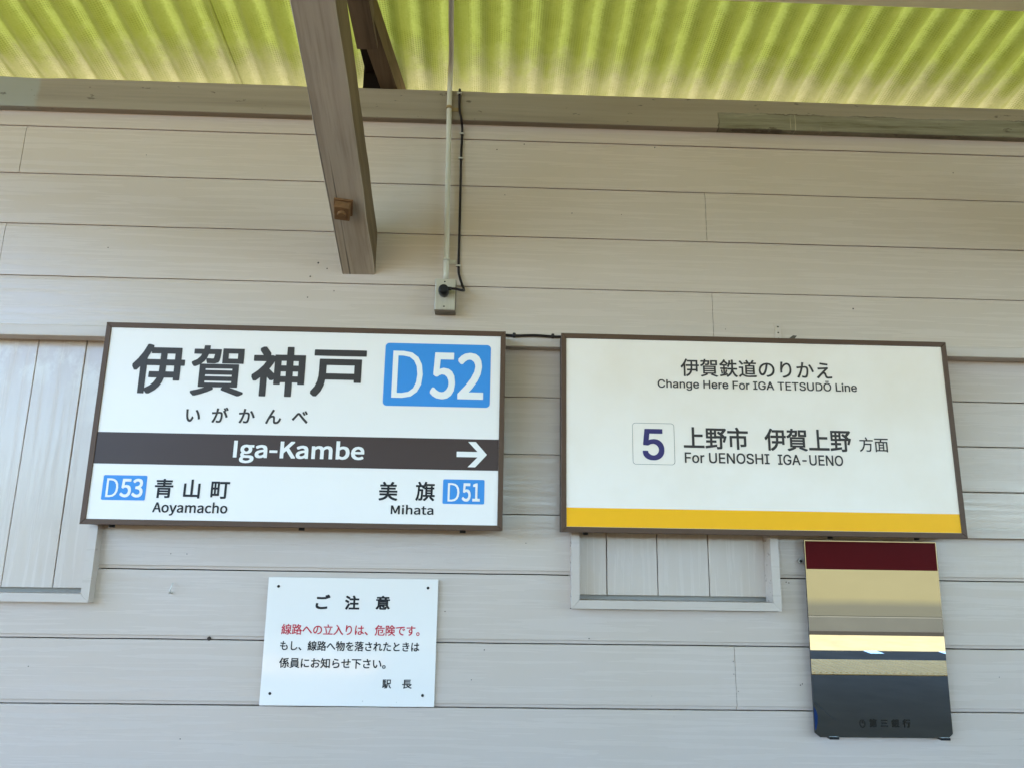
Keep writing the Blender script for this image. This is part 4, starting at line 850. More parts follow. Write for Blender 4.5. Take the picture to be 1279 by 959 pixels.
'L:Aoyamacho':'4 0 97 0 168 224 436 224 506 0 604 0 355 733 252 733|191 297 227 410 300 658 304 658 378 410 413 297|911 -13 1006 6 1086 62 1141 151 1162 271 1141 392 1086 482 1006 538 911 557 816 538 736 482 681 392 660 271 681 151 736 62 816 6|911 63 847 78 797 120 765 186 754 271 765 356 797 422 847 465 911 480 975 465 1025 422 1058 356 1069 271 1058 186 1025 120 975 78|1315 -234 1387 -220 1443 -180 1485 -120 1518 -46 1722 543 1633 543 1535 242 1491 88 1486 88 1432 242 1322 543 1227 543 1445 -1 1433 -42 1405 -102 1365 -144 1311 -159 1269 -150 1251 -223|1952 -13 2017 -2 2077 26 2132 65 2135 65 2143 0 2218 0 2218 334 2207 426 2174 496 2115 541 2030 557 1947 546 1874 519 1817 486 1852 423 1899 451 1954 472 2015 481 2070 469 2104 439 2122 395 2127 344 1978 318 1874 277 1814 219 1794 141 1806 76 1839 27 1889 -3|1978 61 1929 70 1895 97 1882 147 1895 195 1936 233 2012 263 2127 283 2127 132 2076 93 2028 69|2390 0 2482 0 2482 394 2530 440 2575 468 2618 477 2663 469 2694 443 2713 398 2719 332 2719 0 2810 0 2810 394 2859 440 2904 468 2947 477 2992 469 3023 443 3042 398 3048 332 3048 0 3139 0 3139 344 3129 435 3099 502 3047 543 2975 557 2911 544 2852 507 2795 453 2765 508 2716 544 2645 557 2583 544 2527 511 2476 464 2474 464 2465 543 2390 543|3441 -13 3506 -2 3566 26 3621 65 3624 65 3632 0 3707 0 3707 334 3696 426 3663 496 3604 541 3519 557 3436 546 3363 519 3306 486 3341 423 3388 451 3443 472 3504 481 3559 469 3593 439 3611 395 3616 344 3467 318 3363 277 3303 219 3283 141 3295 76 3328 27 3378 -3|3467 61 3418 70 3384 97 3371 147 3384 195 3425 233 3501 263 3616 283 3616 132 3565 93 3517 69|4093 -13 4157 -5 4216 19 4269 55 4229 117 4192 90 4149 70 4101 63 4033 78 3980 120 3945 186 3933 271 3946 356 3981 422 4036 465 4104 480 4144 474 4180 458 4212 433 4258 493 4216 525 4164 548 4100 557 4000 538 3917 482 3860 392 3839 271 3858 151 3912 62 3993 6|4389 0 4481 0 4481 394 4531 440 4578 468 4629 477 4675 469 4708 443 4726 398 4732 332 4732 0 4823 0 4823 344 4813 435 4783 502 4731 543 4657 557 4589 545 4529 512 4477 466 4481 578 4481 796 4389 796|5207 -13 5302 6 5382 62 5437 151 5458 271 5437 392 5382 482 5302 538 5207 557 5112 538 5032 482 4977 392 4956 271 4977 151 5032 62 5112 6|5207 63 5143 78 5093 120 5061 186 5050 271 5061 356 5093 422 5143 465 5207 480 5271 465 5321 422 5354 356 5365 271 5354 186 5321 120 5271 78',
'L:Mihata':'101 0 184 0 184 406 172 622 176 622 235 455 374 74 436 74 574 455 633 622 637 622 625 406 625 0 711 0 711 733 600 733 460 341 409 188 405 188 352 341 212 733 101 733|904 0 996 0 996 543 904 543|950 655 982 663 1003 684 1011 716 1003 747 982 767 950 775 918 767 898 747 890 716 898 684 918 663|1179 0 1271 0 1271 394 1321 440 1368 468 1419 477 1465 469 1497 443 1516 398 1522 332 1522 0 1613 0 1613 344 1603 435 1573 502 1521 543 1447 557 1379 545 1319 512 1267 466 1271 578 1271 796 1179 796|1911 -13 1976 -2 2036 26 2091 65 2094 65 2102 0 2177 0 2177 334 2166 426 2133 496 2074 541 1989 557 1906 546 1833 519 1776 486 1811 423 1858 451 1913 472 1974 481 2029 469 2063 439 2081 395 2086 344 1937 318 1833 277 1773 219 1753 141 1765 76 1798 27 1848 -3|1937 61 1888 70 1854 97 1841 147 1854 195 1895 233 1971 263 2086 283 2086 132 2035 93 1987 69|2519 -13 2620 7 2602 76 2540 61 2490 73 2464 109 2456 165 2456 469 2604 469 2604 543 2456 543 2456 696 2380 696 2370 543 2284 538 2284 469 2365 469 2365 168 2373 94 2399 37 2446 0|2851 -13 2916 -2 2976 26 3031 65 3034 65 3042 0 3117 0 3117 334 3106 426 3073 496 3014 541 2929 557 2846 546 2773 519 2716 486 2751 423 2798 451 2853 472 2914 481 2969 469 3003 439 3021 395 3026 344 2877 318 2773 277 2713 219 2693 141 2705 76 2738 27 2788 -3|2877 61 2828 70 2794 97 2781 147 2794 195 2835 233 2911 263 3026 283 3026 132 2975 93 2927 69',
'L:D':'101 0 288 0 435 25 541 98 607 213 629 369 607 525 541 639 433 709 284 733 101 733|193 76 193 658 276 658 389 639 470 583 518 493 534 369 518 245 470 153 389 96 276 76',
'L:5':'262 -13 351 4 428 52 482 131 502 238 484 343 437 416 367 458 281 472 171 443 190 655 466 655 466 733 110 733 86 391 135 360 174 384 213 398 257 403 320 392 368 359 398 306 409 236 397 164 364 109 314 75 253 63 178 75 119 104 73 144 27 84 85 37 161 1',
'L:2':'44 0 505 0 505 79 302 79 182 72 300 192 390 308 449 420 470 531 455 619 412 687 345 731 256 746 172 733 102 696 40 639 93 587 137 631 188 661 245 672 304 661 347 631 372 585 380 527 360 428 298 319 194 195 44 54',
'L:53':'262 -13 351 4 428 52 482 131 502 238 484 343 437 416 367 458 281 472 171 443 190 655 466 655 466 733 110 733 86 391 135 360 174 384 213 398 257 403 320 392 368 359 398 306 409 236 397 164 364 109 314 75 253 63 178 75 119 104 73 144 27 84 85 37 161 1|818 -13 910 1 985 42 1036 108 1054 196 1042 265 1009 319 960 358 899 382 899 387 967 425 1013 484 1029 563 1013 641 969 698 901 734 815 746 737 735 670 704 611 659 660 601 705 638 756 663 812 672 878 657 921 617 936 556 926 501 891 456 829 427 733 416 733 346 840 336 911 306 949 260 961 199 950 142 919 100 872 72 812 63 738 75 679 106 631 147 584 88 641 38 717 1',
'L:51':'262 -13 351 4 428 52 482 131 502 238 484 343 437 416 367 458 281 472 171 443 190 655 466 655 466 733 110 733 86 391 135 360 174 384 213 398 257 403 320 392 368 359 398 306 409 236 397 164 364 109 314 75 253 63 178 75 119 104 73 144 27 84 85 37 161 1|643 0 1045 0 1045 76 898 76 898 733 828 733 676 681 676 623 807 623 807 76 643 76',
'H:Change Here For IGA TETSUDŌ Line':'763 -20 643 -9 531 21 429 71 338 140 262 226 199 329 152 447 124 580 115 725 124 872 152 1004 199 1123 262 1226 338 1312 429 1381 531 1432 643 1462 763 1472 972 1440 1035 1415 1094 1384 1148 1346 1198 1301 1241 1251 1279 1195 1310 1133 1334 1067 1350 995 1166 995 1112 1127 1020 1223 900 1282 763 1302 678 1294 598 1272 524 1234 459 1183 403 1118 357 1039 323 947 302 843 295 725 302 609 323 505 357 413 404 334 459 269 525 218 599 181 678 159 763 151 900 171 1020 230 1112 327 1166 458 1350 458 1334 387 1311 320 1280 259 1242 203 1199 153 1149 108 1095 70 1036 38 973 13 906 -5 836 -16|1781 647 1781 0 1607 0 1607 1453 1781 1453 1781 821 1749 821 1787 911 1834 982 1891 1034 1956 1070 2028 1091 2106 1098 2177 1093 2241 1078 2300 1053 2351 1017 2395 972 2430 916 2456 850 2471 774 2477 686 2477 0 2302 0 2302 672 2295 750 2273 816 2236 869 2187 909 2127 932 2056 940 2006 936 1959 925 1916 906 1877 880 1845 847 1818 807 1797 761 1785 707|3084 -24 3018 -20 2956 -7 2897 14 2845 44 2801 82 2764 127 2736 180 2720 241 2715 308 2719 367 2731 417 2751 460 2778 496 2811 526 2849 551 2986 602 3137 628 3295 647 3385 671 3402 685 3411 703 3415 727 3415 733 3389 847 3313 919 3187 945 3054 920 2964 859 2914 782 2745 832 2774 893 2809 945 2852 988 2900 1023 2952 1051 3008 1072 3182 1098 3310 1083 3444 1029 3484 999 3519 961 3548 915 3571 859 3585 794 3589 718 3589 0 3418 0 3418 148 3406 148 3347 70 3243 3|3114 130 3176 134 3231 147 3279 168 3320 196 3353 228 3380 266 3399 307 3411 350 3415 394 3415 542 3369 520 3288 502 3200 489 3129 480 3012 453 2923 398 2905 371 2894 338 2890 299 2919 206 2998 149|4064 647 4064 0 3890 0 3890 1083 4058 1083 4059 821 4032 821 4070 911 4117 982 4174 1034 4239 1070 4310 1091 4389 1098 4459 1093 4524 1078 4582 1053 4633 1017 4677 972 4712 916 4738 850 4754 774 4759 686 4759 0 4585 0 4585 672 4577 750 4556 816 4519 869 4470 909 4410 932 4339 940 4289 936 4242 925 4199 906 4160 880 4127 847 4100 807 4080 761 4068 707|5500 -430 5424 -427 5354 -416 5292 -399 5145 -314 5054 -198 5199 -116 5257 -188 5350 -252 5500 -278 5583 -271 5654 -250 5715 -215 5762 -164 5790 -98 5799 -17 5799 195 5784 195 5728 118 5630 45 5584 28 5530 17 5466 14 5382 21 5304 41 5231 76 5167 124 5112 184 5067 257 5034 342 5014 439 5007 546 5014 653 5033 750 5066 838 5111 914 5166 978 5230 1030 5303 1068 5383 1090 5469 1098 5533 1094 5587 1083 5634 1065 5732 988 5788 911 5804 911 5804 1083 5973 1083 5973 -25 5966 -114 5945 -191 5910 -256 5863 -311 5806 -355 5739 -388 5665 -411 5585 -425|5495 169 5557 174 5613 189 5662 215 5704 249 5739 293 5766 346 5786 406 5798 474 5802 550 5798 624 5786 692 5767 754 5740 808 5705 854 5663 892 5614 920 5558 936 5495 942 5431 936 5374 919 5324 890 5282 851 5247 804 5220 749 5200 688 5188 622 5184 550 5188 477 5200 410 5220 350 5248 297 5282 253 5325 216 5375 190 5431 174|6729 -23 6629 -16 6538 8 6457 47 6388 100 6329 165 6282 242 6248 330 6228 427 6221 533 6228 640 6248 738 6281 827 6327 906 6384 972 6452 1026 6530 1066 6615 1090 6710 1098 6883 1068 6937 1044 6988 1013 7035 974 7078 926 7114 870 7143 805 7166 731 7179 647 7183 554 7183 484 6337 484 6337 631 7089 631 7008 577 7004 646 6993 709 6974 767 6947 818 6914 861 6873 896 6826 922 6771 938 6710 943 6647 938 6591 922 6541 895 6498 860 6463 818 6435 770 6414 717 6402 661 6397 603 6397 507 6402 431 6416 363 6439 303 6470 252 6509 209 6555 176 6608 151 6666 137 6730 132 6848 151 6939 208 6996 301 7166 259 7146 206 7117 157 7081 112 7037 73 6987 40 6930 13 6868 -7 6801 -19|7985 0 7985 1453 8169 1453 8169 825 8934 825 8934 1453 9118 1453 9118 0 8934 0 8934 662 8169 662 8169 0|9895 -23 9795 -16 9704 8 9624 47 9554 100 9495 165 9448 242 9414 330 9394 427 9387 533 9394 640 9414 738 9448 827 9493 906 9550 972 9618 1026 9696 1066 9782 1090 9876 1098 10049 1068 10103 1044 10154 1013 10201 974 10244 926 10280 870 10309 805 10332 731 10345 647 10349 554 10349 484 9503 484 9503 631 10255 631 10174 577 10170 646 10159 709 10140 767 10113 818 10080 861 10039 896 9992 922 9937 938 9876 943 9813 938 9757 922 9707 895 9665 860 9629 818 9601 770 9580 717 9568 661 9564 603 9564 507 9568 431 9582 363 9605 303 9636 252 9675 209 9721 176 9774 151 9832 137 9896 132 10014 151 10105 208 10162 301 10332 259 10312 206 10283 157 10247 112 10203 73 10153 40 10096 13 10034 -7 9967 -19|10593 0 10593 1083 10762 1083 10762 917 10773 917 10798 968 10833 1012 10878 1049 10931 1077 10989 1093 11052 1099 11098 1098 11138 1096 11138 920 11100 926 11034 930 10985 927 10939 916 10897 899 10860 875 10828 845 10802 810 10783 770 10772 725 10768 677 10768 0|11789 -23 11688 -16 11598 8 11517 47 11447 100 11389 165 11342 242 11308 330 11287 427 11281 533 11287 640 11308 738 11341 827 11387 906 11444 972 11512 1026 11589 1066 11675 1090 11769 1098 11942 1068 11997 1044 12048 1013 12095 974 12137 926 12173 870 12203 805 12225 731 12239 647 12243 554 12243 484 11397 484 11397 631 12148 631 12068 577 12064 646 12052 709 12033 767 12007 818 11974 861 11933 896 11885 922 11831 938 11769 943 11707 938 11651 922 11601 895 11558 860 11523 818 11494 770 11474 717 11461 661 11457 603 11457 507 11462 431 11476 363 11499 303 11530 252 11569 209 11615 176 11667 151 11726 137 11790 132 11908 151 11998 208 12056 301 12226 259 12205 206 12177 157 12140 112 12096 73 12046 40 11990 13 11928 -7 11861 -19|13045 0 13045 1453 13927 1453 13927 1290 13229 1290 13229 795 13862 795 13862 632 13229 632 13229 0|14636 -23 14542 -16 14456 8 14378 47 14309 100 14251 165 14204 243 14169 331 14148 429 14142 535 14148 644 14169 742 14204 831 14251 909 14309 975 14378 1028 14456 1067 14542 1090 14636 1098 14731 1090 14818 1067 14897 1028 14966 975 15023 909 15070 831 15105 742 15125 644 15132 535 15125 429 15105 331 15070 243 15023 165 14966 100 14897 47 14818 8 14731 -16|14636 133 14704 139 14764 157 14816 188 14859 229 14894 278 14921 335 14940 398 14952 465 14956 535 14952 606 14940 674 14921 737 14894 795 14859 844 14816 886 14764 917 14704 936 14636 942 14569 936 14509 917 14458 886 14416 844 14381 795 14354 738 14334 674 14323 607 14319 535 14323 465 14334 398 14354 335 14381 278 14416 229 14458 188 14509 157 14569 139|15380 0 15380 1083 15549 1083 15549 917 15559 917 15584 968 15620 1012 15665 1049 15718 1077 15776 1093 15838 1099 15884 1098 15925 1096 15925 920 15886 926 15821 930 15772 927 15726 916 15684 899 15647 875 15615 845 15589 810 15570 770 15558 725 15554 677 15554 0|16595 0 16595 163 16843 163 16843 1290 16595 1290 16595 1453 17275 1453 17275 1290 17028 1290 17028 163 17275 163 17275 0|18132 -20 18007 -9 17894 21 17791 72 17700 141 17624 227 17562 330 17516 448 17488 580 17479 725 17488 872 17516 1004 17562 1123 17624 1226 17699 1312 17789 1381 17891 1432 18001 1462 18121 1472 18196 1469 18268 1457 18336 1438 18401 1412 18461 1380 18516 1340 18565 1295 18609 1245 18647 1189 18678 1129 18702 1064 18719 996 18529 996 18470 1123 18381 1219 18265 1281 18122 1302 18038 1294 17960 1272 17887 1235 17822 1184 17767 1118 17721 1039 17687 947 17666 843 17660 725 17666 609 17687 505 17722 413 17768 335 17824 270 17890 218 17964 181 18045 159 18132 151 18210 157 18283 174 18349 203 18407 243 18456 293 18496 352 18525 420 18543 495 18549 578 18604 568 18172 568 18172 730 18729 730 18729 571 18721 457 18695 353 18652 259 18594 178 18523 109 18440 54 18346 13 18243 -11|18897 0 19425 1453 19639 1453 20172 0 19978 0 19670 864 19604 1063 19513 1366 19550 1366 19458 1059 19394 864 19093 0|19164 406 19164 567 19906 567 19906 406|20847 1290 20847 1453 21947 1453 21947 1290 21490 1290 21490 0 21306 0 21306 1290|22209 0 22209 1453 23102 1453 23102 1290 22394 1290 22394 816 23053 816 23053 653 22394 653 22394 163 23109 163 23109 0|23324 1290 23324 1453 24424 1453 24424 1290 23966 1290 23966 0 23783 0 23783 1290|25153 -25 25052 -20 24961 -2 24879 26 24807 65 24746 114 24697 172 24660 237 24635 310 24624 390 24813 390 24822 337 24840 291 24867 251 24902 217 24943 189 24990 168 25153 140 25217 144 25276 154 25331 172 25380 196 25421 226 25455 262 25481 303 25496 349 25501 398 25497 441 25484 479 25463 511 25359 584 25214 635 25039 684 24928 721 24835 769 24761 826 24706 893 24674 973 24663 1064 24670 1142 24692 1214 24728 1279 24778 1336 24837 1383 24907 1422 24986 1450 25071 1467 25163 1472 25255 1467 25340 1450 25417 1421 25486 1383 25544 1336 25591 1281 25627 1219 25650 1152 25659 1079 25478 1079 25461 1147 25428 1203 25377 1249 25313 1283 25240 1303 25157 1310 25097 1306 25042 1296 24992 1279 24948 1256 24912 1228 24882 1194 24860 1157 24847 1116 24843 1073 24848 1026 24863 986 24888 953 24998 880 25121 838 25269 798 25404 753 25539 679 25641 564 25663 515 25676 459 25681 396 25674 319 25653 248 25618 181 25570 122 25510 72 25438 30 25354 -1 25259 -19|26529 -23 26419 -16 26320 7 26230 44 26151 94 26085 156 26032 228 25993 310 25969 398 25961 494 25961 1453 26145 1453 26145 509 26150 442 26166 380 26192 323 26227 272 26271 229 26324 194 26385 168 26453 152 26529 147 26605 152 26673 168 26734 194 26787 229 26830 272 26865 323 26891 380 26906 442 26911 509 26911 1453 27095 1453 27095 494 27088 398 27064 310 27025 228 26972 156 26906 94 26828 44 26738 7 26638 -16|27892 0 27541 0 27541 163 27880 163 27992 170 28090 193 28175 231 28246 282 28304 347 28349 426 28381 516 28401 617 28407 729 28401 840 28382 940 28350 1030 28306 1107 28249 1171 28180 1223 28098 1260 28004 1283 27898 1290 27533 1290 27533 1453 27911 1453 28045 1443 28167 1414 28274 1366 28366 1300 28443 1217 28505 1117 28550 1002 28576 873 28585 729 28576 585 28549 455 28504 339 28442 238 28364 155 28268 88 28158 39 28032 10|~27623 1453 27623 0 27439 0 27439 1453|29464 -20 29344 -9 29233 21 29131 71 29041 140 28964 226 28901 329 28854 447 28826 580 28816 725 28826 872 28854 1004 28901 1123 28964 1226 29041 1312 29131 1381 29233 1432 29344 1462 29464 1472 29584 1462 29695 1432 29797 1381 29887 1312 29964 1226 30026 1123 30072 1004 30100 872 30109 725 30100 580 30072 447 30026 329 29964 226 29887 140 29797 71 29695 21 29584 -9|29464 151 29548 158 29626 180 29699 217 29765 268 29821 333 29868 411 29902 504 29923 608 29930 725 29923 844 29902 949 29868 1041 29821 1120 29765 1185 29699 1236 29626 1272 29548 1294 29464 1302 29380 1294 29301 1272 29227 1235 29162 1184 29106 1119 29059 1040 29025 948 29004 843 28997 725 29004 608 29025 504 29059 412 29106 333 29162 269 29227 217 29301 181 29380 159|29734 1816 29734 1677 29194 1677 29194 1816|30932 0 30932 1453 31117 1453 31117 163 31792 163 31792 0|32033 0 32033 1083 32208 1083 32208 0|32122 1265 32090 1268 32062 1280 32037 1298 32017 1322 32005 1349 32001 1380 32005 1411 32017 1438 32037 1462 32062 1481 32090 1492 32122 1496 32154 1492 32183 1481 32208 1462 32228 1438 32240 1411 32244 1380 32240 1349 32228 1322 32208 1298 32183 1280 32154 1268|32684 647 32684 0 32509 0 32509 1083 32678 1083 32679 821 32651 821 32689 911 32737 982 32793 1034 32858 1070 32930 1091 33008 1098 33079 1093 33143 1078 33201 1053 33253 1017 33296 972 33332 916 33358 850 33374 774 33379 686 33379 0 33204 0 33204 672 33197 750 33175 816 33138 869 33089 909 33029 932 32959 940 32908 936 32861 925 32818 906 32779 880 32747 847 32720 807 32700 761 32688 707|34135 -23 34034 -16 33944 8 33863 47 33793 100 33735 165 33688 242 33654 330 33633 427 33627 533 33633 640 33653 738 33687 827 33733 906 33790 972 33858 1026 33935 1066 34021 1090 34115 1098 34288 1068 34343 1044 34393 1013 34441 974 34483 926 34519 870 34549 805 34571 731 34584 647 34589 554 34589 484 33743 484 33743 631 34494 631 34413 577 34410 646 34398 709 34379 767 34353 818 34319 861 34279 896 34231 922 34177 938 34115 943 34053 938 33996 922 33947 895 33904 860 33868 818 33840 770 33819 717 33807 661 33803 603 33803 507 33808 431 33821 363 33844 303 33876 252 33914 209 33960 176 34013 151 34071 137 34135 132 34253 151 34344 208 34402 301 34571 259 34551 206 34523 157 34486 112 34442 73 34392 40 34336 13 34274 -7 34207 -19',
'H:For UENOSHI':'172 0 172 1453 1054 1453 1054 1290 356 1290 356 795 989 795 989 632 356 632 356 0|1763 -23 1669 -16 1583 8 1505 47 1436 100 1378 165 1331 243 1296 331 1276 429 1269 535 1276 644 1296 742 1331 831 1378 909 1436 975 1505 1028 1583 1067 1669 1090 1763 1098 1858 1090 1945 1067 2024 1028 2093 975 2151 909 2197 831 2232 742 2252 644 2259 535 2252 429 2232 331 2197 243 2151 165 2093 100 2024 47 1945 8 1858 -16|1763 133 1831 139 1891 157 1943 188 1986 229 2021 278 2048 335 2067 398 2079 465 2083 535 2079 606 2067 674 2048 737 2021 795 1986 844 1943 886 1891 917 1831 936 1763 942 1696 936 1636 917 1585 886 1543 844 1508 795 1481 738 1461 674 1450 607 1446 535 1450 465 1461 398 1481 335 1508 278 1543 229 1585 188 1636 157 1696 139|2507 0 2507 1083 2676 1083 2676 917 2686 917 2712 968 2747 1012 2792 1049 2845 1077 2903 1093 2965 1099 3012 1098 3052 1096 3052 920 3013 926 2948 930 2899 927 2853 916 2811 899 2774 875 2742 845 2716 810 2697 770 2685 725 2681 677 2681 0|4372 -23 4263 -16 4163 7 4073 44 3994 94 3928 156 3875 228 3836 310 3813 398 3805 494 3805 1453 3988 1453 3988 509 3993 442 4009 380 4035 323 4070 272 4115 229 4167 194 4228 168 4297 152 4372 147 4448 152 4517 168 4577 194 4630 229 4674 272 4709 323 4734 380 4749 442 4754 509 4754 1453 4939 1453 4939 494 4931 398 4908 310 4869 228 4815 156 4750 94 4671 44 4581 7 4482 -16|5282 0 5282 1453 6174 1453 6174 1290 5466 1290 5466 816 6125 816 6125 653 5466 653 5466 163 6182 163 6182 0|6477 0 6477 1453 6695 1453 7286 522 7342 430 7413 305 7488 157 7462 153 7450 309 7446 449 7445 557 7445 1453 7629 1453 7629 0 7411 0 6883 829 6812 944 6729 1088 6613 1291 6646 1296 6655 1096 6661 937 6663 831 6663 0|8563 -20 8443 -9 8332 21 8230 71 8140 140 8063 226 8000 329 7953 447 7925 580 7916 725 7925 872 7953 1004 8000 1123 8063 1226 8140 1312 8230 1381 8332 1432 8443 1462 8563 1472 8683 1462 8794 1432 8896 1381 8986 1312 9063 1226 9125 1123 9172 1004 9199 872 9209 725 9199 580 9172 447 9125 329 9063 226 8986 140 8896 71 8794 21 8683 -9|8563 151 8647 158 8725 180 8799 217 8864 268 8920 333 8967 411 9001 504 9022 608 9029 725 9022 844 9001 949 8967 1041 8920 1120 8864 1185 8799 1236 8725 1272 8647 1294 8563 1302 8479 1294 8400 1272 8327 1235 8261 1184 8205 1119 8158 1040 8124 948 8103 843 8096 725 8103 608 8124 504 8158 412 8205 333 8261 269 8327 217 8400 181 8479 159|9962 -25 9862 -20 9770 -2 9688 26 9616 65 9555 114 9506 172 9469 237 9444 310 9433 390 9622 390 9631 337 9649 291 9676 251 9711 217 9752 189 9799 168 9962 140 10026 144 10086 154 10140 172 10189 196 10230 226 10265 262 10290 303 10305 349 10310 398 10306 441 10293 479 10272 511 10169 584 10023 635 9848 684 9737 721 9644 769 9570 826 9515 893 9483 973 9472 1064 9479 1142 9501 1214 9538 1279 9587 1336 9646 1383 9717 1422 9795 1450 9880 1467 9972 1472 10065 1467 10149 1450 10227 1421 10295 1383 10353 1336 10401 1281 10437 1219 10459 1152 10468 1079 10287 1079 10271 1147 10237 1203 10187 1249 10123 1283 10049 1303 9966 1310 9906 1306 9851 1296 9801 1279 9758 1256 9721 1228 9691 1194 9670 1157 9657 1116 9652 1073 9657 1026 9672 986 9698 953 9807 880 9930 838 10078 798 10213 753 10348 679 10450 564 10472 515 10485 459 10490 396 10483 319 10462 248 10427 181 10380 122 10320 72 10247 30 10163 -1 10068 -19|10771 0 10771 1453 10955 1453 10955 825 11719 825 11719 1453 11904 1453 11904 0 11719 0 11719 662 10955 662 10955 0|12164 0 12164 163 12413 163 12413 1290 12164 1290 12164 1453 12845 1453 12845 1290 12597 1290 12597 163 12845 163 12845 0',
'H:IGA-UENO':'89 0 89 163 337 163 337 1290 89 1290 89 1453 769 1453 769 1290 522 1290 522 163 769 163 769 0|1625 -20 1501 -9 1388 21 1285 72 1194 141 1118 227 1056 330 1010 448 982 580 973 725 982 872 1010 1004 1056 1123 1117 1226 1193 1312 1283 1381 1385 1432 1495 1462 1615 1472 1690 1469 1762 1457 1830 1438 1895 1412 1955 1380 2010 1340 2059 1295 2103 1245 2141 1189 2172 1129 2196 1064 2212 996 2023 996 1964 1123 1875 1219 1759 1281 1616 1302 1532 1294 1454 1272 1381 1235 1316 1184 1261 1118 1215 1039 1181 947 1160 843 1154 725 1160 609 1181 505 1215 413 1262 335 1318 270 1384 218 1458 181 1539 159 1625 151 1704 157 1776 174 1842 203 1901 243 1950 293 1990 352 2019 420 2037 495 2043 578 2098 568 1665 568 1665 730 2223 730 2223 571 2215 457 2189 353 2146 259 2088 178 2017 109 1934 54 1840 13 1737 -11|2391 0 2919 1453 3133 1453 3666 0 3472 0 3164 864 3098 1063 3007 1366 3044 1366 2952 1059 2888 864 2587 0|2658 406 2658 567 3400 567 3400 406|4676 698 4676 536 4040 536 4040 698|5747 -23 5638 -16 5538 7 5448 44 5369 94 5303 156 5250 228 5211 310 5187 398 5180 494 5180 1453 5363 1453 5363 509 5368 442 5384 380 5410 323 5445 272 5489 229 5542 194 5603 168 5671 152 5747 147 5823 152 5892 168 5952 194 6005 229 6049 272 6084 323 6109 380 6124 442 6129 509 6129 1453 6314 1453 6314 494 6306 398 6282 310 6243 228 6190 156 6124 94 6046 44 5956 7 5857 -16|6657 0 6657 1453 7549 1453 7549 1290 6841 1290 6841 816 7500 816 7500 653 6841 653 6841 163 7557 163 7557 0|7852 0 7852 1453 8070 1453 8661 522 8717 430 8787 305 8862 157 8837 153 8825 309 8821 449 8820 557 8820 1453 9004 1453 9004 0 8785 0 8258 829 8187 944 8103 1088 7988 1291 8021 1296 8030 1096 8036 937 8038 831 8038 0|9938 -20 9818 -9 9707 21 9605 71 9515 140 9438 226 9375 329 9328 447 9300 580 9291 725 9300 872 9328 1004 9375 1123 9438 1226 9515 1312 9605 1381 9707 1432 9818 1462 9938 1472 10058 1462 10169 1432 10271 1381 10361 1312 10438 1226 10500 1123 10546 1004 10574 872 10583 725 10574 580 10546 447 10500 329 10438 226 10361 140 10271 71 10169 21 10058 -9|9938 151 10022 158 10100 180 10173 217 10239 268 10295 333 10342 411 10376 504 10397 608 10404 725 10397 844 10376 949 10342 1041 10295 1120 10239 1185 10173 1236 10100 1272 10022 1294 9938 1302 9854 1294 9775 1272 9702 1235 9636 1184 9580 1119 9533 1040 9499 948 9478 843 9471 725 9478 608 9499 504 9533 412 9580 333 9636 269 9702 217 9775 181 9854 159',
'H:5':'632 -20 600 -19 569 -16 538 -12 509 -7 480 0 453 9 426 20 400 32 375 45 351 60 329 75 308 92 288 110 270 130 252 150 236 172 222 194 209 217 199 241 190 266 182 292 177 318 173 345 171 372 349 372 351 356 354 340 358 325 363 310 369 295 377 281 385 267 394 254 495 172 632 142 653 143 675 145 695 148 715 153 734 159 753 166 771 174 789 184 806 195 822 206 837 219 851 233 864 248 876 264 887 280 897 298 906 316 914 335 921 355 926 376 931 396 934 418 935 440 936 463 935 486 934 509 930 531 926 552 920 573 913 593 905 612 896 631 885 650 873 667 861 683 848 698 833 712 818 725 802 737 784 748 766 758 748 767 728 774 709 780 688 785 667 788 645 790 622 791 478 766 366 702 192 722 274 1453 1046 1453 1046 1291 430 1291 382 861 389 861 507 928 655 953 680 952 704 950 728 948 751 944 774 939 796 932 818 925 839 917 860 907 880 897 899 885 918 873 936 860 953 846 969 831 985 815 1000 798 1015 780 1028 762 1040 743 1052 723 1063 703 1073 682 1082 660 1090 638 1097 615 1103 591 1108 567 1112 543 1114 518 1116 492 1116 466 1115 431 1113 398 1108 365 1101 333 1092 303 1081 273 1068 244 1054 216 1037 189 1019 164 1000 140 979 118 957 97 933 78 908 60 881 43 854 29 825 16 795 5 764 -4 733 -11 700 -16 666 -19'}

def outlines(key, extra=False):
    return [[(float(a), float(b)) for a, b in zip(*[iter(p.strip('~').split())] * 2)] for p in G[key].split('|') if p.startswith('~') == extra]

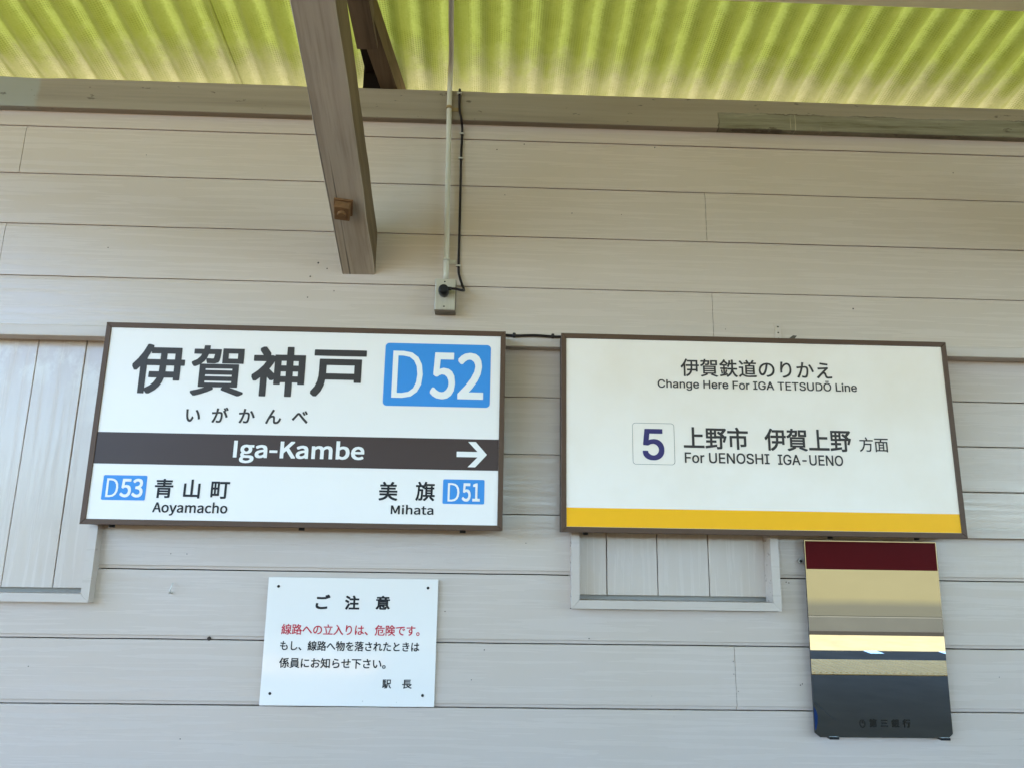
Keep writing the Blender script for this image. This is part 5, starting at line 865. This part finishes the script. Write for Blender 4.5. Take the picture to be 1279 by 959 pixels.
def letters(name, items, y, mat, parent):
    """items: (text or outline key, x0, x1, z0, z1, emboldening in em); each text is fitted to its box on the sign face"""
    bm = bmesh.new()
    for text, x0, x1, z0, z1, bold in items:
        if ':' in text:
            polys, groups = outlines(text), None
            sets = [(polys, 0.0)]
        else:
            sets, pen = [], 0.0
            for ch in text:
                if ch != ' ':
                    sets.append((outlines(ch), pen))
                pen += 1000.0
        cu = bpy.data.curves.new('tmp', 'CURVE')
        cu.dimensions = '2D'
        cu.fill_mode = 'BOTH'
        n_ch = len(sets)
        allx = [p[0] for q, _ in sets[:1] for r_ in q for p in r_]
        ally = [p[1] for q, _ in sets for r_ in q for p in r_]
        b2 = max(0.0, bold) * 1000
        zs = (z1 - z0) / (max(ally) - min(ally) + 2 * b2)
        if n_ch == 1:
            xs_ = (x1 - x0) / (max(allx) - min(allx) + 2 * b2)
            pitch = 0.0
        else:
            lx = [p[0] for q, _ in sets[-1:] for r_ in q for p in r_]
            xs_ = zs
            pens = [pn for _, pn in sets]
            # spread the glyphs so that the line fills its box
            if (x1 - x0) / xs_ < (max(lx) - min(allx)) + 2 * b2 + 0.99 * pens[-1]:
                xs_ = (x1 - x0) / ((max(lx) - min(allx)) + 2 * b2 + 0.99 * pens[-1])
            pitch = ((x1 - x0) / xs_ - (max(lx) - min(allx)) - 2 * b2) / (pens[-1] / 1000.0)
        mnx, mny = min(allx) - b2, min(ally) - b2
        for q, pn in sets:
            for poly in q:
                sp = cu.splines.new('POLY')
                sp.points.add(len(poly) - 1)
                sp.use_cyclic_u = True
                for pt, (a, b) in zip(sp.points, poly):
                    pt.co = ((a + pn / 1000.0 * pitch) / 10.0, b / 10.0, 0, 1)
        tmp = bpy.data.objects.new('tmp', cu)
        COL.objects.link(tmp)
        bpy.context.view_layer.update()
        me = bpy.data.meshes.new_from_object(tmp.evaluated_get(bpy.context.evaluated_depsgraph_get()))
        base = [(v.co.x * 10, v.co.y * 10) for v in me.vertices]
        # heavier strokes: the same outline printed again a hair to each side
        shifts = [(0, 0)] if b2 <= 0 else [(0, 0)] + [(b2 * a_, b2 * c_) for a_, c_ in ((.93, .93), (-.93, .93), (.93, -.93), (-.93, -.93), (1, .5), (1, 0), (1, -.5), (-1, .5), (-1, 0), (-1, -.5), (.5, 1), (0, 1), (-.5, 1), (.5, -1), (0, -1), (-.5, -1))]
        for si, (da, db) in enumerate(shifts):
            for v, (a_, c_) in zip(me.vertices, base):
                v.co = (x0 + (a_ + da - mnx) * xs_, y - si * 1.6e-5, z0 + (c_ + db - mny) * zs)
            bm.from_mesh(me)
        for poly in (outlines(text, True) if ':' in text else []):      # strokes drawn as a second, overlapping outline
            bm.faces.new([bm.verts.new((x0 + (a_ - mnx) * xs_, y - 3e-4, z0 + (c_ - mny) * zs)) for a_, c_ in poly])
        bpy.data.objects.remove(tmp)
        bpy.data.meshes.remove(me)
        bpy.data.curves.remove(cu)
    for f in bm.faces:
        f.normal_update()
        if f.normal.y > 0:
            f.normal_flip()
    return build(name, bm, mat, parent)

def box_sign(root, x0, x1, z0, z1, mat, fw=0.0130, yb=-0.031, yf=-0.090):
    """shallow box with a mitred front frame and a face panel set 4 mm back"""
    bm = bmesh.new()
    add_box(bm, x0 + 0.0015, x1 - 0.0015, yf + 0.0085, yb, z0 + 0.0015, z1 - 0.0015, 0.001, 1)
    build('sign_box', bm, M['frame_side'], root)
    bm = bmesh.new()
    e = 0.0003
    O = [(x0, z0), (x1, z0), (x1, z1), (x0, z1)]
    I = [(x0 + fw, z0 + fw), (x1 - fw, z0 + fw), (x1 - fw, z1 - fw), (x0 + fw, z1 - fw)]
    for k in range(4):
        k2 = (k + 1) % 4
        quad = [O[k], O[k2], I[k2], I[k]]
        c = Vector((sum(p[0] for p in quad) / 4, sum(p[1] for p in quad) / 4))
        quad = [(p[0] + (e if p[0] < c.x else -e) * (1 if k % 2 == 0 else 0), p[1] + (e if p[1] < c.y else -e) * (1 if k % 2 == 1 else 0)) for p in quad]
        a = [bm.verts.new((x, yf, z)) for x, z in quad]
        b = [bm.verts.new((x, yf + 0.008, z)) for x, z in quad]
        f = bm.faces.new(a); bm.faces.new(b[::-1])
        for i in range(4):
            bm.faces.new((a[i], b[i], b[(i + 1) % 4], a[(i + 1) % 4]))
    bmesh.ops.recalc_face_normals(bm, faces=bm.faces)
    es = [ed for ed in bm.edges if all(abs(v.co.y - yf) < 1e-6 for v in ed.verts)]
    bmesh.ops.bevel(bm, geom=es, offset=0.0008, segments=1, affect='EDGES')
    build('frame', bm, M['frame'], root)
    bm = bmesh.new()
    add_box(bm, x0 + fw - 0.003, x1 - fw + 0.003, yf + 0.003, yf + 0.0082, z0 + fw - 0.003, z1 - fw + 0.003)
    return build('face_panel', bm, mat, root)

def printed(name, outl, y, mat, parent):
    bm = bmesh.new()
    add_sheet(bm, outl, y)
    return build(name, bm, mat, parent)

def rect(x0, x1, z0, z1):
    return [(x0, z0), (x1, z0), (x1, z1), (x0, z1)]

# --- station name sign
ns = empty('station_name_sign', (-0.472, -0.03, 1.616), 'white station name sign with a brown band, a white arrow and sky blue number boxes', 'sign')
fp = box_sign(ns, -0.9795, 0.0378, 1.6162, 2.1218, M['white_a'])
Y1, Y2, Y3 = -0.0876, -0.0882, -0.0888
printed('colour_band', rect(-0.9662, 0.0245, 1.7628, 1.8408), Y1, M['band'], ns)
nb = printed('number_box', round_rect(-0.2698, 0.0002, 1.9213, 2.0846, 0.010), Y1, M['blue'], ns)
nb2 = printed('number_box', round_rect(-0.9372, -0.8322, 1.6750, 1.7349, 0.0035), Y1, M['blue'], ns)
nb3 = printed('number_box', round_rect(-0.1107, -0.0083, 1.6796, 1.7396, 0.0035), Y1, M['blue'], ns)
letters('lettering', [('L:D', -0.2492, -0.1718, 1.9423, 2.0640, -0.002), ('L:5', -0.1524, -0.0892, 1.9406, 2.0618, 0.020), ('L:2', -0.0829, -0.0171, 1.9417, 2.0626, 0.020)], Y2, M['white_ink'], nb)
letters('lettering', [('L:D', -0.9278, -0.8989, 1.6818, 1.7270, 0.0), ('L:53', -0.8941, -0.8392, 1.6818, 1.7275, 0.022)], Y2, M['white_ink'], nb2)
letters('lettering', [('L:D', -0.0985, -0.0698, 1.6855, 1.7305, 0.0), ('L:51', -0.0635, -0.0191, 1.6857, 1.7308, 0.022)], Y2, M['white_ink'], nb3)
letters('lettering', [('伊', -0.9031, -0.7726, 1.9394, 2.0673, 0.025), ('賀', -0.7559, -0.6204, 1.9367, 2.0669, 0.018), ('神', -0.6036, -0.4700, 1.9384, 2.0674, 0.025), ('戸', -0.4538, -0.3165, 1.9410, 2.0626, 0.026)], Y1, M['ink'], ns)
letters('lettering', [('いがかんべ', -0.7560, -0.4539, 1.8690, 1.9083, 0.018)], Y1, M['ink'], ns)
letters('lettering', [('L:Iga-Kambe', -0.6304, -0.3083, 1.7703, 1.8290, 0.024)], Y2, M['white_ink'], ns)
letters('lettering', [('青山町', -0.8117, -0.6308, 1.6817, 1.7282, 0.020), ('L:Aoyamacho', -0.8113, -0.6315, 1.6400, 1.6733, 0.018)], Y1, M['ink_black'], ns)
letters('lettering', [('美', -0.2676, -0.2217, 1.6849, 1.7310, 0.020), ('旗', -0.1775, -0.1304, 1.6857, 1.7327, 0.018), ('L:Mihata', -0.2361, -0.1319, 1.6522, 1.6755, 0.018)], Y1, M['ink_black'], ns)
ax0, ax1, az0, az1 = -0.0795, -0.0041, 1.7705, 1.8338
az = (az0 + az1) / 2
hw = 0.0067
printed('arrow', [(ax0, az - hw), (ax1 - 0.0235, az - hw), (ax1 - 0.0475, az0), (ax1 - 0.0285, az0), (ax1, az), (ax1 - 0.0285, az1), (ax1 - 0.0475, az1), (ax1 - 0.0235, az + hw), (ax0, az + hw)], Y2, M['white_ink'], ns)
for x in (-0.915, -0.455, -0.06):
    bm = bmesh.new(); add_tube(bm, [(x, -0.062, 1.6178), (x, -0.062, 1.6105)], 0.0075, 12)
    build('screw', bm, M['dark_screw'], ns)

# --- transfer sign
ts = empty('transfer_sign', (0.69, -0.03, 1.616), 'aged white transfer sign with a yellow stripe along its bottom edge', 'sign')
box_sign(ts, 0.1815, 1.1945, 1.6162, 2.1215, M['white_b'])
printed('colour_band', rect(0.1950, 1.1810, 1.6298, 1.6760), Y1, M['yellow'], ts)
letters('lettering', [('伊賀鉄道のりかえ', 0.4906, 0.8855, 2.0140, 2.0612, 0.012), ('H:Change Here For IGA TETSUDŌ Line', 0.4297, 0.9480, 1.9770, 2.0100, 0.032)], Y1, M['ink'], ts)
letters('lettering', [('上野市', 0.4917, 0.6568, 1.8272, 1.8842, 0.018), ('伊賀上野', 0.6987, 0.9212, 1.8265, 1.8838, 0.018), ('方面', 0.9415, 1.0163, 1.8283, 1.8660, 0.008),
                      ('H:For UENOSHI', 0.4933, 0.7085, 1.7917, 1.8186, 0.032), ('H:IGA-UENO', 0.7296, 0.8964, 1.7910, 1.8179, 0.032)], Y1, M['ink'], ts)
pb = bmesh.new()
o_, i_ = round_rect(0.3619, 0.4684, 1.7856, 1.8907, 0.008), round_rect(0.3627, 0.4676, 1.7864, 1.8899, 0.0074)
ov, iv = [pb.verts.new((x, Y1, z)) for x, z in o_], [pb.verts.new((x, Y1, z)) for x, z in i_]
for k in range(len(ov)):
    k2 = (k + 1) % len(ov)
    pb.faces.new((ov[k], ov[k2], iv[k2], iv[k]))
nbx = build('number_box', pb, M['ink'], ts)
letters('lettering', [('H:5', 0.3873, 0.4421, 1.7967, 1.8761, 0.036)], Y1, M['ink_navy'], nbx)
for x in (0.245, 0.86, 1.08):
    bm = bmesh.new(); add_tube(bm, [(x, -0.062, 1.6178), (x, -0.062, 1.6110)], 0.0065, 12)
    build('screw', bm, M['dark_screw'], ts)
bm = bmesh.new()                                                    # perforated hanger strap, painted over with the wall
add_box(bm, 0.7765, 0.7935, -0.0022, -0.0003, 2.130, 2.190, 0.0005, 1)
for z in (2.146, 2.163, 2.180):
    add_disc(bm, 0.785, -0.0020, z, 0.0026, 0.0010, 10, 1)
tab = [(0.789, 2.1235), (0.806, 2.1235), (0.829, 2.1500), (0.818, 2.1510)]    # bent lug that carries the box
fr = [bm.verts.new((x, -0.020, z)) for x, z in tab]
bk = [bm.verts.new((x, -0.003, z)) for x, z in tab]
for q in [fr, bk[::-1]] + [[fr[i], bk[i], bk[(i + 1) % 4], fr[(i + 1) % 4]] for i in range(4)]:
    f = bm.faces.new(q); f.material_index = 1
build('hanger', bm, [M['paint_trim'], M['dark_lug']], ts)

# --- notice plate
nt = empty('notice_plate', (-0.329, 0, 1.198), 'small white notice plate with red and black writing, screwed below the name sign', 'sign')
bm = bmesh.new()
add_box(bm, -0.5385, -0.1185, -0.0058, -0.0016, 1.1975, 1.4975, 0.0008, 1)
build('plate', bm, M['white_c'], nt)
YN = -0.0063
letters('lettering', [('ご', -0.4190, -0.3835, 1.4225, 1.4575, 0.030), ('注', -0.3469, -0.3113, 1.4221, 1.4560, 0.030), ('意', -0.2711, -0.2363, 1.4231, 1.4565, 0.030)], YN, M['ink_black'], nt)
letters('lettering', [('線路への立入りは、危険です。', -0.4982, -0.1602, 1.3615, 1.3868, 0.012)], YN, M['ink_red'], nt)
letters('lettering', [('もし、線路へ物を落されたときは', -0.4985, -0.1594, 1.3245, 1.3476, 0.016), ('係員にお知らせ下さい。', -0.4978, -0.2397, 1.2841, 1.3080, 0.016),
                      ('駅', -0.2462, -0.2245, 1.2393, 1.2599, 0.016), ('長', -0.1979, -0.1744, 1.2393, 1.2600, 0.016)], YN, M['ink_black'], nt)
for x, z in ((-0.513, 1.4755), (-0.1435, 1.4765), (-0.515, 1.2250), (-0.1475, 1.2240)):
    bm = bmesh.new(); add_disc(bm, x, -0.0058, z, 0.0036, 0.0014, 12)
    build('screw', bm, M['dark_screw'], nt)

nt.rotation_euler = (R(1.3), 0, 0)                                    # its upper edge stands a few millimetres off the boards

# --- platform mirror
TILT = R(1.5)
mr = empty('platform_mirror', (0.976, 0, 1.14), 'tall frameless mirror with a maroon band at its top, hung under the transfer sign', 'mirror')
mx0, mx1, mz0, mz1 = 0.8045, 1.1440, 1.1415, 1.6085
YM = -0.022
bm = bmesh.new()
out = [(mx0 + 0.012, mz0), (mx1 - 0.012, mz0), (mx1, mz0 + 0.010), (mx1, mz1), (mx0, mz1), (mx0, mz0 + 0.010)]
a = [bm.verts.new((x, YM, z)) for x, z in out]
b = [bm.verts.new((x, YM + 0.005, z)) for x, z in out]
fa = bm.faces.new(a)
bm.faces.new(b[::-1]).material_index = 1
for i in range(6):
    bm.faces.new((a[i], b[i], b[(i + 1) % 6], a[(i + 1) % 6])).material_index = 1
build('glass', bm, [M['mirror'], M['mirror_edge']], mr)
printed('maroon_band', rect(mx0 + 0.002, mx1 - 0.002, 1.5375, mz1 - 0.002), YM - 0.0004, M['maroon'], mr)
lg = bmesh.new()                                                    # small ring emblem left of the bank's name
n = 24
def ring(cx, cz, rx, rz, w, a0=0.0, a1=360.0):
    pa = [lg.verts.new((cx + rx * math.cos(R(a0 + (a1 - a0) * k / n)), YM - 0.0005, cz + rz * math.sin(R(a0 + (a1 - a0) * k / n)))) for k in range(n + 1)]
    pb_ = [lg.verts.new((cx + (rx - w) * math.cos(R(a0 + (a1 - a0) * k / n)), YM - 0.0005, cz + (rz - w) * math.sin(R(a0 + (a1 - a0) * k / n)))) for k in range(n + 1)]
    for k in range(n):
        lg.faces.new((pa[k], pa[k + 1], pb_[k + 1], pb_[k]))
ring(0.9222, 1.1735, 0.0076, 0.0098, 0.0024, 100, 440)
lg.faces.new([lg.verts.new((x, YM - 0.0005, z)) for x, z in ((0.9212, 1.174), (0.9242, 1.174), (0.9242, 1.182), (0.9212, 1.182))])
build('emblem', lg, M['worn_ink'], mr)
letters('lettering', [('第三銀行', 0.9394, 1.0409, 1.1652, 1.1845, 0.035)], YM - 0.0005, M['worn_ink'], mr)
bm = bmesh.new()                                                    # silver loss and a crack at the lower left edge
add_sheet(bm, [(mx0 + 0.0005, 1.158), (mx0 + 0.004, 1.160), (mx0 + 0.0075, 1.175), (mx0 + 0.0085, 1.190), (mx0 + 0.006, 1.203), (mx0 + 0.0005, 1.211)], YM - 0.0004)
build('silver_loss', bm, M['desilver'], mr)
bm = bmesh.new()
cr = [(0.806, 1.2235), (0.819, 1.211), (0.829, 1.203), (0.838, 1.1935), (0.850, 1.186), (0.862, 1.1795)]
for i in range(len(cr) - 1):
    (xa, za), (xb, zb_) = cr[i], cr[i + 1]
    w0, w1 = 0.0011 - 0.00016 * i, 0.0011 - 0.00016 * (i + 1)
    bm.faces.new([bm.verts.new(p) for p in ((xa, YM - 0.0004, za - w0), (xb, YM - 0.0004, zb_ - w1), (xb, YM - 0.0004, zb_ + w1), (xa, YM - 0.0004, za + w0))])
build('crack', bm, M['mirror_edge'], mr)
for x in (0.850, 1.1235):
    bm = bmesh.new()
    add_box(bm, x - 0.012, x + 0.012, YM - 0.004, -0.0005, mz0 - 0.0042, mz0 + 0.0015, 0.0008, 1)
    build('clip', bm, M['black_plastic'], mr)
for x, z in ((0.8005, 1.556), (1.1490, 1.5555), (1.1485, 1.2155)):
    bm = bmesh.new()
    add_disc(bm, x, -0.0005, z, 0.0075, 0.003, 16)
    add_disc(bm, x, -0.0035, z, 0.0036, 0.002, 10, 1)
    build('screw', bm, [M['screw'], M['dark_screw']], mr)
# the mirror hangs with its top a touch further out than its foot
mr.rotation_euler = (TILT, 0, 0)
mr.location.y = 0.0
